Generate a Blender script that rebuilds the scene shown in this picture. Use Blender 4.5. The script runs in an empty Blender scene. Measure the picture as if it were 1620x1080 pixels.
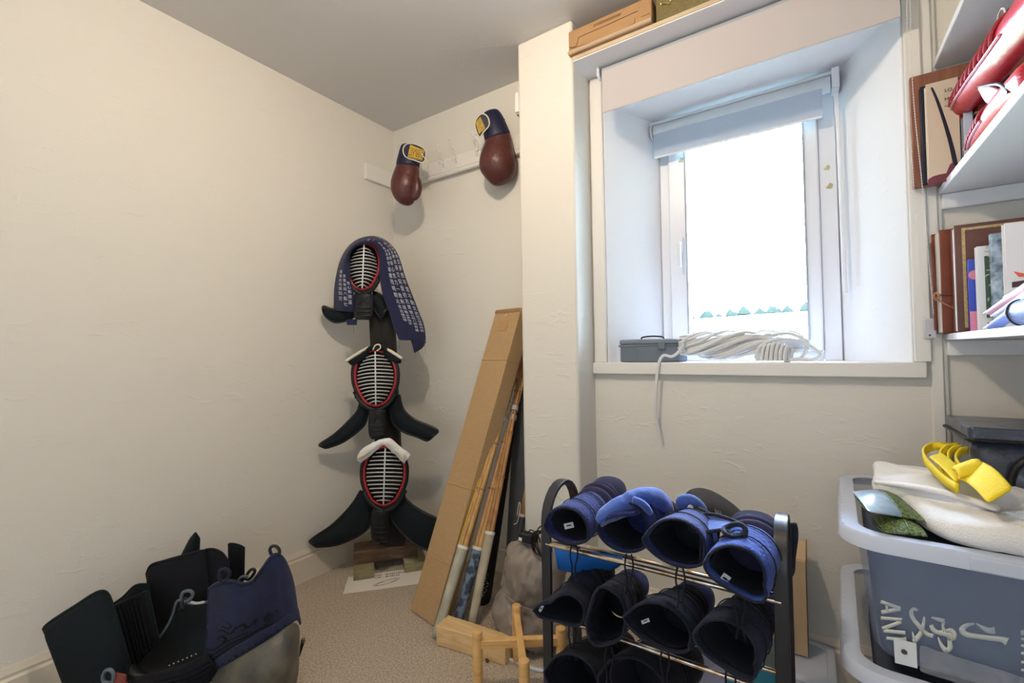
import bpy, bmesh, math, random
from mathutils import Vector as V, Matrix
random.seed(7)
S = bpy.context.scene
COL = S.collection

# ---------------------------------------------------------------- camera
CH, FPX = 1.10, 716.46
YAW, PIT, ROL = .584531, .025548, -.014616
_f0 = V((-math.sin(YAW), math.cos(YAW), 0)); _r0 = V((math.cos(YAW), math.sin(YAW), 0)); _u0 = V((0, 0, 1))
FW = _f0*math.cos(PIT)+_u0*math.sin(PIT); _u1 = -_f0*math.sin(PIT)+_u0*math.cos(PIT)
RT = _r0*math.cos(ROL)+_u1*math.sin(ROL); UP = -_r0*math.sin(ROL)+_u1*math.cos(ROL)
CAM = V((0, 0, CH))
cd = bpy.data.cameras.new('camera'); cam = bpy.data.objects.new('camera', cd); COL.objects.link(cam)
cd.sensor_width = 36; cd.lens = FPX/1620*36; cd.clip_start = .02; cd.clip_end = 3000
M = Matrix((RT, UP, -FW)).transposed().to_4x4(); M.translation = CAM; cam.matrix_world = M
S.camera = cam

# ---------------------------------------------------------------- light
S.view_settings.view_transform = 'Standard'; S.view_settings.look = 'None'
S.view_settings.gamma = 1; S.view_settings.use_curve_mapping = False
S.view_settings.exposure = 0.28
W = bpy.data.worlds.new('sky'); S.world = W; W.use_nodes = True
nt = W.node_tree; bg = nt.nodes['Background']
tc = nt.nodes.new('ShaderNodeTexCoord'); sx = nt.nodes.new('ShaderNodeSeparateXYZ'); rp = nt.nodes.new('ShaderNodeValToRGB')
nt.links.new(tc.outputs['Generated'], sx.inputs[0]); nt.links.new(sx.outputs['Z'], rp.inputs[0]); nt.links.new(rp.outputs[0], bg.inputs[0])
rp.color_ramp.elements[0].position = 0; rp.color_ramp.elements[0].color = (.66, .79, 1, 1)
rp.color_ramp.elements[1].position = 1; rp.color_ramp.elements[1].color = (.50, .70, 1, 1)
bg.inputs[1].default_value = 120.0

def lamp(name, typ, loc, energy, color, **k):
    l = bpy.data.lights.new(name, typ); l.energy = energy; l.color = color
    for a, b in k.items(): setattr(l, a, b)
    o = bpy.data.objects.new(name, l); COL.objects.link(o); o.location = loc
    return o
# the ceiling lamp of the room, just above the frame
lamp('ceiling_lamp', 'POINT', (-.70, .58, 2.36), 33, (1, .81, .61), shadow_soft_size=.05)
# cool fill light added behind the camera; the wall there has no opening
o = lamp('rear_fill', 'AREA', (-.3, -1.55, 1.35), 5, (.86, .93, 1), shape='RECTANGLE', size=1.0, size_y=1.5); o.rotation_euler = (math.radians(90), 0, 0)
o = lamp('window_portal', 'AREA', (-.23, 2.24, 1.6), 1, (1, 1, 1), shape='RECTANGLE', size=.6, size_y=1.0); o.rotation_euler = (math.radians(-90), 0, 0)
o.data.cycles.is_portal = True

# ---------------------------------------------------------------- helpers
def at(px, py, ax, val):
    """point where the photograph's pixel meets the plane axis=val (metres)"""
    d = FW+RT*((px-810)/FPX)-UP*((py-540)/FPX); i = 'xyz'.index(ax)
    return CAM+d*((val-CAM[i])/d[i])
def ato(px, py, P0, N):
    d = FW+RT*((px-810)/FPX)-UP*((py-540)/FPX); N = V(N)
    return CAM+d*((V(P0)-CAM).dot(N)/d.dot(N))
def atd(px, py, dist):
    """point at a depth of dist metres along the view axis"""
    return CAM+(FW+RT*((px-810)/FPX)-UP*((py-540)/FPX))*dist
def lerp(a, b, t): return a+(b-a)*t
def WT(o):
    t = V((0, 0, 0))
    while o is not None:
        t += o.location + (o.matrix_parent_inverse.translation if o.parent else V((0, 0, 0))); o = o.parent
    return t
class MB:
    def __init__(s): s.v = []; s.f = []
    def add(s, vs, fs):
        n = len(s.v); s.v += [V(a) for a in vs]; s.f += [tuple(i+n for i in f) for f in fs]; return s
    def box(s, x0, x1, y0, y1, z0, z1):
        return s.add([(x, y, z) for x in (x0, x1) for y in (y0, y1) for z in (z0, z1)],
                     [(0, 1, 3, 2), (4, 6, 7, 5), (0, 4, 5, 1), (2, 3, 7, 6), (0, 2, 6, 4), (1, 5, 7, 3)])
    def hexa(s, lo, hi):
        """two corresponding quads"""
        return s.prismv(lo, hi)
    def prismv(s, A, B):
        n = len(A); vs = list(A)+list(B)
        fs = [tuple(range(n))[::-1], tuple(range(n, 2*n))]+[(i, (i+1) % n, n+(i+1) % n, n+i) for i in range(n)]
        return s.add(vs, fs)
    def prism(s, poly, vec):
        poly = [V(p) for p in poly]; vec = V(vec); return s.prismv(poly, [p+vec for p in poly])
    def tube(s, pts, r, n=8, closed=False, flat=1.0, up=None):
        pts = [V(p) for p in pts]; m = len(pts)
        rr = r if isinstance(r, (list, tuple)) else [r]*m
        rings = []; ref = V(up) if up else None; prev = None
        for i, p in enumerate(pts):
            if closed: t = pts[(i+1) % m]-pts[i-1]
            else: t = pts[min(i+1, m-1)]-pts[max(i-1, 0)]
            if t.length < 1e-9: t = V((0, 0, 1))
            t.normalize()
            if ref is not None: a = ref-t*ref.dot(t)
            elif prev is not None: a = prev-t*prev.dot(t)
            else:
                q = V((0, 0, 1)) if abs(t.z) < .9 else V((1, 0, 0)); a = q-t*q.dot(t)
            if a.length < 1e-6: a = t.orthogonal()
            a.normalize(); prev = a; b = t.cross(a)
            rings.append([p+(a*math.cos(k*2*math.pi/n)*flat+b*math.sin(k*2*math.pi/n))*rr[i] for k in range(n)])
        return s.loft(rings, closed_path=closed, cap=not closed)
    def loft(s, rings, closed_path=False, cap=True, closed_ring=True):
        n = len(rings[0]); m = len(rings); vs = [p for r in rings for p in r]; fs = []
        for i in range(m if closed_path else m-1):
            j = (i+1) % m
            for k in range(n if closed_ring else n-1):
                l = (k+1) % n
                fs.append((i*n+k, i*n+l, j*n+l, j*n+k))
        if cap and not closed_path and closed_ring:
            fs.append(tuple(range(n))[::-1]); fs.append(tuple((m-1)*n+k for k in range(n)))
        return s.add(vs, fs)
    def grid(s, rows): return s.loft(rows, cap=False, closed_ring=False)
    def lathe(s, c, prof, n=20, ax=V((0, 0, 1)), a0=None):
        ax = V(ax).normalized(); a = (V(a0) if a0 else ax.orthogonal()).normalized(); b = ax.cross(a); c = V(c)
        rings = [[c+ax*h+(a*math.cos(2*math.pi*k/n)+b*math.sin(2*math.pi*k/n))*max(r, 1e-4) for k in range(n)] for r, h in prof]
        return s.loft(rings)
    def build(s, name, mat, parent=None, bevel=0, thick=0, subd=0, flat=False, ang=40, seg=2, off=0, disp=None):
        me = bpy.data.meshes.new(name); me.from_pydata([tuple(v) for v in s.v], [], s.f); me.validate()
        bm = bmesh.new(); bm.from_mesh(me); bmesh.ops.recalc_face_normals(bm, faces=bm.faces); bm.to_mesh(me); bm.free()
        if not flat:
            me.shade_smooth()
            if ang: me.set_sharp_from_angle(angle=math.radians(ang))
        me.materials.append(mat)
        o = bpy.data.objects.new(name, me); COL.objects.link(o)
        if parent is not None:
            o.parent = parent; o.matrix_parent_inverse = Matrix.Translation(-WT(parent))
        if thick: m = o.modifiers.new('solid', 'SOLIDIFY'); m.thickness = thick; m.offset = off
        if subd: m = o.modifiers.new('sub', 'SUBSURF'); m.levels = subd; m.render_levels = subd
        if disp:
            sz, st = disp; tx = bpy.data.textures.new('n', 'CLOUDS'); tx.noise_scale = sz
            m = o.modifiers.new('disp', 'DISPLACE'); m.texture = tx; m.strength = st; m.texture_coords = 'GLOBAL'
        if bevel: m = o.modifiers.new('bevel', 'BEVEL'); m.width = bevel; m.segments = seg; m.limit_method = 'ANGLE'; m.angle_limit = math.radians(35)
        return o
def tag(o, label=None, cat=None, group=None, kind=None):
    if label: o['label'] = label
    if cat: o['category'] = cat
    if group: o['group'] = group
    if kind: o['kind'] = kind
    return o
def thing(name, label, cat, loc=(0, 0, 0), group=None):
    o = bpy.data.objects.new(name, None); COL.objects.link(o); o.location = loc; o.empty_display_size = .05
    return tag(o, label, cat, group)
def st(o): o['kind'] = 'structure'; return o
def copy_tree(o, parent=None):
    c = o.copy(); COL.objects.link(c)
    if parent is not None: c.parent = parent
    for ch in list(o.children): copy_tree(ch, c)
    return c
def smooth_path(pts, n=6, closed=False):
    """Catmull-Rom"""
    P = [V(p) for p in pts]; out = []; m = len(P)
    for i in range(m if closed else m-1):
        if closed: a, b, c, d = P[i-1], P[i], P[(i+1) % m], P[(i+2) % m]
        else: a, b, c, d = P[max(i-1, 0)], P[i], P[i+1], P[min(i+2, m-1)]
        for k in range(n):
            t = k/n; out.append(.5*((2*b)+(c-a)*t+(2*a-5*b+4*c-d)*t*t+(3*b-a-3*c+d)*t**3))
    if not closed: out.append(P[-1])
    return out
def text_mb(txt, height, origin, right, up, depth=.0006, align='LEFT'):
    """lettering as thin solid geometry"""
    cu = bpy.data.curves.new('t', 'FONT'); cu.body = txt; cu.size = height; cu.extrude = 0; cu.resolution_u = 3; cu.align_x = align
    ob = bpy.data.objects.new('t', cu); COL.objects.link(ob)
    dg = bpy.context.evaluated_depsgraph_get(); me = bpy.data.meshes.new_from_object(ob.evaluated_get(dg))
    R = V(right).normalized(); U = V(up).normalized(); N = R.cross(U); O = V(origin); b = MB()
    b.add([O+R*v.co.x+U*v.co.y+N*(v.co.z+depth) for v in me.vertices], [tuple(p.vertices) for p in me.polygons])
    bpy.data.objects.remove(ob); bpy.data.curves.remove(cu); bpy.data.meshes.remove(me)
    return b

# ---------------------------------------------------------------- materials
def mat(name, color, rough=.6, metal=0, var=0, vscale=8, color2=None, bump=0, bscale=60, spec=.5, trans=0, alpha=1, sheen=0, ior=1.45, coat=0, kind='noise', vdet=4, vec=None, sharp=False, tint=None):
    m = bpy.data.materials.new(name); m.use_nodes = True; n = m.node_tree; p = n.nodes['Principled BSDF']
    c = tuple(color)+(1,)
    p.inputs['Base Color'].default_value = c; p.inputs['Roughness'].default_value = rough; p.inputs['Metallic'].default_value = metal
    p.inputs['Specular IOR Level'].default_value = spec; p.inputs['Transmission Weight'].default_value = trans; p.inputs['Alpha'].default_value = alpha
    p.inputs['IOR'].default_value = ior; p.inputs['Sheen Weight'].default_value = sheen; p.inputs['Coat Weight'].default_value = coat
    if sheen and tint: p.inputs['Sheen Tint'].default_value = tuple(tint)+(1,)
    t = n.nodes.new('ShaderNodeTexCoord'); mp = n.nodes.new('ShaderNodeMapping'); n.links.new(t.outputs['Object'], mp.inputs[0])
    if vec: mp.inputs['Scale'].default_value = vec
    if var or color2:
        tx = n.nodes.new('ShaderNodeTexNoise'); tx.inputs['Scale'].default_value = vscale; tx.inputs['Detail'].default_value = vdet
        n.links.new(mp.outputs[0], tx.inputs[0]); r = n.nodes.new('ShaderNodeValToRGB')
        a, b = (.45, .55) if sharp else (.3, .7)
        r.color_ramp.elements[0].position = a; r.color_ramp.elements[1].position = b
        d = color2 if color2 else tuple(max(0, x*(1-var)) for x in color)
        r.color_ramp.elements[0].color = tuple(d)+(1,); r.color_ramp.elements[1].color = c
        n.links.new(tx.outputs[0], r.inputs[0]); n.links.new(r.outputs[0], p.inputs['Base Color'])
    if bump:
        if kind == 'noise': tx = n.nodes.new('ShaderNodeTexNoise'); tx.inputs['Detail'].default_value = 5; tx.inputs['Scale'].default_value = bscale
        elif kind == 'voronoi': tx = n.nodes.new('ShaderNodeTexVoronoi'); tx.inputs['Scale'].default_value = bscale
        else:
            tx = n.nodes.new('ShaderNodeTexWave'); tx.inputs['Scale'].default_value = bscale; tx.bands_direction = kind; tx.inputs['Distortion'].default_value = .3
        n.links.new((t if kind in 'XYZ' else mp).outputs['Object' if kind in 'XYZ' else 0], tx.inputs[0])
        b = n.nodes.new('ShaderNodeBump'); b.inputs['Strength'].default_value = bump; b.inputs['Distance'].default_value = .01
        n.links.new(tx.outputs[0], b.inputs['Height']); n.links.new(b.outputs[0], p.inputs['Normal'])
    return m
def plaster(name, color, bump=.25, rough=.75):
    """painted old plaster: broad undulation, trowel ridges and small dents"""
    m = mat(name, color, rough); n = m.node_tree; p = n.nodes['Principled BSDF']; t = n.nodes.new('ShaderNodeTexCoord')
    a = n.nodes.new('ShaderNodeTexNoise'); a.inputs['Scale'].default_value = 2.2; a.inputs['Detail'].default_value = 3
    mp = n.nodes.new('ShaderNodeMapping'); mp.inputs['Scale'].default_value = (1, 1, 2.6)
    n.links.new(t.outputs['Object'], mp.inputs[0])
    b = n.nodes.new('ShaderNodeTexNoise'); b.inputs['Scale'].default_value = 9; b.inputs['Detail'].default_value = 6; b.inputs['Distortion'].default_value = 1.2
    r = n.nodes.new('ShaderNodeValToRGB'); r.color_ramp.elements[0].position = .60; r.color_ramp.elements[1].position = .72
    c = n.nodes.new('ShaderNodeTexNoise'); c.inputs['Scale'].default_value = 120; c.inputs['Detail'].default_value = 2
    for x, y in ((a, mp), (b, mp), (c, t)): n.links.new(y.outputs['Object' if y is t else 0], x.inputs[0])
    n.links.new(b.outputs[0], r.inputs[0])
    m1 = n.nodes.new('ShaderNodeMath'); m1.operation = 'MULTIPLY_ADD'; m1.inputs[1].default_value = 1.2
    m2 = n.nodes.new('ShaderNodeMath'); m2.operation = 'MULTIPLY_ADD'; m2.inputs[1].default_value = .35
    m3 = n.nodes.new('ShaderNodeMath'); m3.operation = 'MULTIPLY'; m3.inputs[1].default_value = .12
    n.links.new(c.outputs[0], m3.inputs[0])
    n.links.new(r.outputs[0], m2.inputs[0]); n.links.new(m3.outputs[0], m2.inputs[2])
    n.links.new(a.outputs[0], m1.inputs[0]); n.links.new(m2.outputs[0], m1.inputs[2])
    bp = n.nodes.new('ShaderNodeBump'); bp.inputs['Strength'].default_value = bump; bp.inputs['Distance'].default_value = .012
    n.links.new(m1.outputs[0], bp.inputs['Height']); n.links.new(bp.outputs[0], p.inputs['Normal'])
    return m
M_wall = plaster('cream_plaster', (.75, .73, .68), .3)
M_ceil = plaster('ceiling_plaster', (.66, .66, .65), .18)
M_reveal = plaster('reveal_plaster', (.86, .87, .91), .12)
M_gloss = mat('white_gloss_paint', (.80, .79, .76), .35, bump=.03, bscale=40)
M_wgloss = mat('white_shelf_paint', (.84, .86, .90), .35, bump=.03, bscale=30)
M_upvc = mat('white_upvc', (.80, .83, .90), .3)
M_base = mat('cream_gloss_skirting', (.70, .64, .54), .4, bump=.04, bscale=30)

def carpet_mat():
    m = mat('beige_flecked_carpet', (.66, .54, .41), .95, var=.55, vscale=130, vdet=6); n = m.node_tree; p = n.nodes['Principled BSDF']
    t = n.nodes.new('ShaderNodeTexCoord'); a = n.nodes.new('ShaderNodeTexNoise'); a.inputs['Scale'].default_value = 150; a.inputs['Detail'].default_value = 8
    n.links.new(t.outputs['Object'], a.inputs[0]); b = n.nodes.new('ShaderNodeBump'); b.inputs['Strength'].default_value = .9; b.inputs['Distance'].default_value = .01
    n.links.new(a.outputs[0], b.inputs['Height']); n.links.new(b.outputs[0], p.inputs['Normal'])
    p.inputs['Sheen Weight'].default_value = .3
    return m
M_carpet = carpet_mat()
def wood(name, c1, c2, scale=4, axis=(1, 1, 12), rough=.5):
    m = mat(name, c1, rough); n = m.node_tree; p = n.nodes['Principled BSDF']; t = n.nodes.new('ShaderNodeTexCoord'); mp = n.nodes.new('ShaderNodeMapping')
    mp.inputs['Scale'].default_value = axis; n.links.new(t.outputs['Object'], mp.inputs[0])
    a = n.nodes.new('ShaderNodeTexNoise'); a.inputs['Scale'].default_value = scale; a.inputs['Detail'].default_value = 7; a.inputs['Distortion'].default_value = .8
    n.links.new(mp.outputs[0], a.inputs[0]); r = n.nodes.new('ShaderNodeValToRGB')
    r.color_ramp.elements[0].position = .35; r.color_ramp.elements[1].position = .62
    r.color_ramp.elements[0].color = tuple(c2)+(1,); r.color_ramp.elements[1].color = tuple(c1)+(1,)
    n.links.new(a.outputs[0], r.inputs[0]); n.links.new(r.outputs[0], p.inputs['Base Color'])
    b = n.nodes.new('ShaderNodeBump'); b.inputs['Strength'].default_value = .08; n.links.new(a.outputs[0], b.inputs['Height']); n.links.new(b.outputs[0], p.inputs['Normal'])
    return m
# ================================================================ the setting
XL, XR, YB, YF, CZ = -2.109, .90, 1.899, -1.70, 2.468
YP = 1.668; PX0, PX1 = -1.054, -.787        # pillar
YW = 1.838                                   # window wall
st(MB().box(XL-.1, XR+.1, YF-.1, 2.6, -.12, 0).build('floor', M_carpet, flat=True))
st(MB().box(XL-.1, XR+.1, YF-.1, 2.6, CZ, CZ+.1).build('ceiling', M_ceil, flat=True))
st(MB().box(XL-.1, XL, YF-.1, YB+.1, 0, CZ).build('wall_left', M_wall, flat=True))
st(MB().box(XL, PX0+.1, YB, YB+.1, 0, CZ).build('wall_back', M_wall, flat=True))
pil = [(PX0, YP), (PX0, 2.02), (PX1, 2.02), (PX1, YP)]
st(MB().prism([(x, y, 0) for x, y in pil], (0, 0, CZ)).build('wall_pillar', M_wall, bevel=.012, seg=3))
# window wall with a splayed opening
RX0, RX1, BX0, BX1, YG = -.726, .260, -.572, .098, 2.17     # front and back reveal corners
ZS, ZT = 1.053, 2.172
def quadpanel(lo, hi, z0, z1): return MB().prism([(a, b, z0) for a, b in (lo+hi)], (0, 0, z1-z0))
wb = MB().box(PX1, .326, YW, YG+.12, 0, ZS)
wb.box(PX1, .326, YW, YG+.12, ZT, CZ)
wb.prism([(PX1, YW, ZS), (RX0, YW, ZS), (BX0, YG, ZS), (BX0, YG+.12, ZS), (PX1, YG+.12, ZS)], (0, 0, ZT-ZS))
wb.prism([(.326, YW, ZS), (.326, YG+.12, ZS), (BX1, YG+.12, ZS), (BX1, YG, ZS), (RX1, YW, ZS)], (0, 0, ZT-ZS))
st(wb.build('wall_window', M_wall, flat=True))
# smooth white painted linings of the reveal
lin = MB()
e = .004
lin.prism([(RX0+e, YW, ZS), (BX0+e, YG, ZS), (BX0-.01, YG, ZS), (RX0-.01, YW, ZS)], (0, 0, ZT-ZS))
lin.prism([(RX1-e, YW, ZS), (BX1-e, YG, ZS), (BX1+.01, YG, ZS), (RX1+.01, YW, ZS)], (0, 0, ZT-ZS))
lin.prism([(RX0, YW, ZT-e), (RX1, YW, ZT-e), (BX1, YG, ZT-e), (BX0, YG, ZT-e)], (0, 0, .01))
st(lin.build('trim_1', M_reveal, flat=True))
st(MB().box(.326, XR+.1, 1.85, 1.99, 0, CZ).build('wall_shelves', M_wall, flat=True))
st(MB().box(XR, XR+.1, YF-.1, 1.99, 0, CZ).build('wall_right', M_wall, flat=True))
st(MB().box(XL-.1, XR+.1, YF-.1, YF, 0, CZ).build('wall_front', M_wall, flat=True))
# casing boards round the opening
cs = MB().box(-.780, RX0, YW-.016, YW, ZS+.001, 2.29)
cs.box(RX1, .300, YW-.016, YW, ZS+.001, 2.29)
st(cs.build('trim_2', M_gloss, bevel=.004))
cs = MB().box(.297, .326, YW-.006, YW, .15, CZ)
st(cs.build('trim_3', M_gloss, bevel=.006))
st(MB().tube([(.330, 1.846, .0), (.330, 1.846, CZ)], .008, 8).build('trim_4', M_gloss))
# sill board
st(MB().prism([(-.786, 1.812, 1.006), (.286, 1.812, 1.006), (.286, YW, 1.006), (-.786, YW, 1.006)], (0, 0, .048)).build('trim_5', M_gloss, bevel=.004))
st(MB().prism([(RX0, YW-.005, ZS-.01), (RX1, YW-.005, ZS-.01), (BX1, YG, ZS-.01), (BX0, YG, ZS-.01)], (0, 0, .0105)).build('trim_6', M_reveal, flat=True))
# skirting
def skirting(name, p0, p1, inward):
    """p0->p1 along wall, inward = unit vector into the room"""
    p0 = V((*p0, 0)); p1 = V((*p1, 0)); n = V((*inward, 0))
    prof = [(0, 0), (.018, 0), (.018, .112), (.012, .120), (.014, .130), (.008, .140), (.005, .150), (0, .150)]
    mb = MB().loft([[p+n*a+V((0, 0, b)) for a, b in prof] for p in (p0, p1)])
    return st(mb.build(name, M_base, ang=30))
skirting('baseboard_left', (XL, YF), (XL, YB), (1, 0))
skirting('baseboard_back', (XL, YB), (PX0, YB), (0, -1))
skirting('baseboard_pillar', (PX0, YP), (PX1, YP), (0, -1))
skirting('baseboard_window', (PX1, YW), (.326, YW), (0, -1))
skirting('baseboard_shelves', (.326, 1.85), (XR, 1.85), (0, -1))
# header board over the window recess
st(MB().box(PX1, .60, YP, YW, 2.294, 2.309).build('trim_7', wood('header_board_wood', (.62, .52, .36), (.55, .44, .30), 3, (2, 14, 14)), bevel=.001))
st(MB().box(PX1, .326, YP+.004, YW, 2.290, 2.2945).build('trim_8', M_reveal, flat=True))
# ---- the window itself
win = MB()
F0, F1 = YG-.03, YG+.04
def frame(mb, x0, x1, z0, z1, w, y0, y1, wb=None, wt=None):
    wb = wb or w; wt = wt or w
    wl, wr = w if isinstance(w, tuple) else (w, w)
    mb.box(x0, x0+wl, y0, y1, z0, z1); mb.box(x1-wr, x1, y0, y1, z0, z1)
    mb.box(x0+wl, x1-wr, y0, y1, z0, z0+wb); mb.box(x0+wl, x1-wr, y0, y1, z1-wt, z1)
    return mb
frame(win, BX0, BX1, ZS, ZT-.004, (.040, .058), F0, F1, .038, .05)
w1 = st(win.build('window_1', M_upvc, bevel=.004))
sa = frame(MB(), -.532, .040, ZS+.036, 2.09, (.078, .050), F0-.016, F1-.01, .05, .06)
so = sa.build('sash', M_upvc, w1, bevel=.006)
gb = MB()
gb.box(-.455, -.009, YG-.012, YG-.004, ZS+.084, 2.035)
def glass_mat():
    m = bpy.data.materials.new('window_glass'); m.use_nodes = True; n = m.node_tree; n.nodes.clear()
    o = n.nodes.new('ShaderNodeOutputMaterial'); a = n.nodes.new('ShaderNodeBsdfTransparent'); b = n.nodes.new('ShaderNodeBsdfGlossy'); b.inputs['Roughness'].default_value = .02
    f = n.nodes.new('ShaderNodeFresnel'); f.inputs[0].default_value = 1.45; x = n.nodes.new('ShaderNodeMixShader')
    n.links.new(f.outputs[0], x.inputs[0]); n.links.new(a.outputs[0], x.inputs[1]); n.links.new(b.outputs[0], x.inputs[2]); n.links.new(x.outputs[0], o.inputs[0])
    return m
M_glass = glass_mat()
gb.build('pane', M_glass, w1, flat=True)
frame(MB(), -.460, -.004, ZS+.079, 2.040, .008, F0-.020, F0-.004).build('gasket', mat('grey_gasket', (.35, .38, .42), .6), w1)
# handle on the left stile
hp = at(1077, 388, 'y', F0-.02)
hb = MB().box(hp.x-.011, hp.x+.011, F0-.030, F0-.016, hp.z-.035, hp.z+.035)
ho = hb.build('handle_plate', M_upvc, w1, bevel=.004)
MB().tube([(hp.x, F0-.03, hp.z+.005), (hp.x, F0-.05, hp.z+.003), (hp.x+.001, F0-.055, hp.z-.02), (hp.x+.002, F0-.055, hp.z-.105)], [.009, .009, .008, .007], 10).build('handle', M_upvc, ho)
# old paint patches left on the frame by tape
pm = mat('yellowed_tape_residue', (.55, .50, .30), .7, var=.5, vscale=200)
for k, (px, py, s) in enumerate(((1077, 253, .012), (1308, 265, .010), (1312, 294, .012))):
    c = at(px, py, 'y', F0-.001) if k else at(px, py, 'y', F0-.017)
    MB().prism([c+V((-s, 0, -s*.6)), c+V((s*.7, 0, -s)), c+V((s, 0, s*.4)), c+V((s*.2, 0, s))], (0, -.0008, 0)).build('tape_residue', pm, w1)

# ---- the land outside: a field rising to a wooded hill
fm = mat('pasture_grass', (.16, .20, .09), .9, var=.3, vscale=.08)
def ground(x, y):
    t = min(1, max(0, (y-20)/130)); return -3.0+13*t*t*(3-2*t)+1.2*math.sin(x*.03+1.3)*t+.02*max(0, y-150)
g = MB(); rows = []
for j in range(30):
    y = 4+j*j*.28; rows.append([V((x, y, ground(x, y))) for x in [(i-14)*(4+y*.08)+y*.1 for i in range(29)]])
tag(g.grid(rows).build('field', fm), 'pale sloping pasture seen through the bottom of the window', 'field', kind='stuff')
random.seed(4); g = MB()
for k in range(620):
    y = random.uniform(150, 215); x = random.uniform(-120, 130); h = random.uniform(1.6, 3.6); z = ground(x, y); r = h*.5
    g.lathe((x, y, z), [(r*.3, 0), (r, h*.25), (r*.8, h*.55), (r*.35, h*.85), (.05, h)], 6)
tag(g.build('woodland', mat('dark_conifer', (.0062, .0092, .0075), .95, spec=.0)), 'faint belt of trees along the hill crest outside the window', 'trees', kind='stuff')
# ================================================================ shared tools for soft things
def depth_of(p): return (V(p)-CAM).dot(FW)
def dpt(px, py, ax, val): return depth_of(at(px, py, ax, val))
def limb(mb, stn, d, n=18, cap=True):
    """stations (px, py, half width px, offset towards camera m, depth ratio) swept as soft elliptical rings"""
    C = [atd(s[0], s[1], d-s[3]) for s in stn]; rings = []
    for i, s in enumerate(stn):
        t = C[min(i+1, len(C)-1)]-C[max(i-1, 0)]; t.normalize()
        r = t.cross(-FW).normalized(); w = s[2]*(d-s[3])/FPX; nn = r.cross(t).normalized()
        rings.append([C[i]+r*math.cos(2*math.pi*k/n)*w+nn*math.sin(2*math.pi*k/n)*w*s[4] for k in range(n)])
    return mb.loft(rings, cap=cap)
def strip(stations, d, na=7, curve=.02, base=0, dense=4, edge_off=(0, 0)):
    """cloth or pad between an outer and an inner edge: stations ((px,py),(px,py)[,off]) -> grid rows"""
    st_ = []
    for s in stations:
        off = s[2] if len(s) > 2 else 0
        st_.append((V((s[0][0], s[0][1], off)), V((s[1][0], s[1][1], off))))
    A = smooth_path([a for a, b in st_], dense); B = smooth_path([b for a, b in st_], dense); rows = []
    for a, b in zip(A, B):
        row = []
        for k in range(na):
            t = k/(na-1); p = a.lerp(b, t)
            off = base+p.z+curve*math.sin(math.pi*t)+lerp(edge_off[0], edge_off[1], t)
            row.append(atd(p.x, p.y, d-off))
        rows.append(row)
    return rows
M_navy = mat('navy_cotton', (.008, .012, .036), .85, sheen=.1, bump=.3, bscale=300, var=.3, vscale=30)
M_black = mat('black_padded_cotton', (.005, .010, .014), .75, sheen=.03, spec=.25, bump=.25, bscale=260)
M_blackl = mat('black_leather', (.006, .008, .010), .48, bump=.2, bscale=90)
M_void = mat('dark_mask_lining', (.004, .006, .006), .95)
M_red = mat('red_lacquer', (.42, .02, .03), .4)
M_silver = mat('nickel_bar', (.82, .83, .84), .3, metal=.3)
M_whitec = mat('white_cotton', (.82, .82, .82), .8, bump=.15, bscale=120)
M_cream = mat('cream_piping', (.70, .66, .52), .6)

# ---------------------------------------------------------------- peg rail
pr = thing('peg_rail', 'white painted peg rail high on the rear wall with clear double hooks', 'peg rail', (-1.6, 1.88, 2.10))
MB().box(-2.09, PX0, 1.880, YB, 2.112, 2.186).build('back_board', M_gloss, pr, bevel=.003)
MB().tube([(-2.06, 1.872, 2.093), (PX0-.002, 1.872, 2.093)], .012, 12).build('lower_bar', M_gloss, pr)
M_clear = mat('clear_plastic', (.85, .87, .85), .15, alpha=.35, spec=.6)
for px, py in ((668, 268), (702, 255), (722, 248), (757, 235), (808, 219)):
    c = at(px, py, 'y', 1.876)
    h = MB().tube(smooth_path([c+V((0, 0, -.035)), c+V((0, -.006, -.01)), c+V((0, -.012, .03)), c+V((0, -.045, .045)), c+V((0, -.055, .07))], 4), .0035, 8)
    h.tube(smooth_path([c+V((0, -.002, -.005)), c+V((0, -.028, -.03)), c+V((0, -.038, -.012))], 4), .0035, 8)
    h.lathe(c+V((0, -.057, .072)), [(0, -.005), (.005, -.003), (.006, 0), (.004, .004), (0, .005)], 10)
    h.build('hook', M_clear, pr)
MB().box(XL, XL+.02, 1.68, 1.895, 2.108, 2.198).build('wall_batten', M_gloss).name = 'wall_batten'
tag(bpy.data.objects['wall_batten'], 'short white batten on the left wall running into the corner', 'batten')
sb = thing('junction_box', 'small white junction box high on the side of the pillar', 'junction box', (PX0-.008, 1.70, 2.21))
MB().box(PX0-.020, PX0, 1.672, 1.75, 2.168, 2.258).build('casing', M_gloss, sb, bevel=.003)
MB().box(PX0-.017, PX0-.002, 1.68, 1.74, 2.160, 2.168).build('cable_entry', mat('grey_plastic', (.4, .38, .36), .6), sb)

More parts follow.
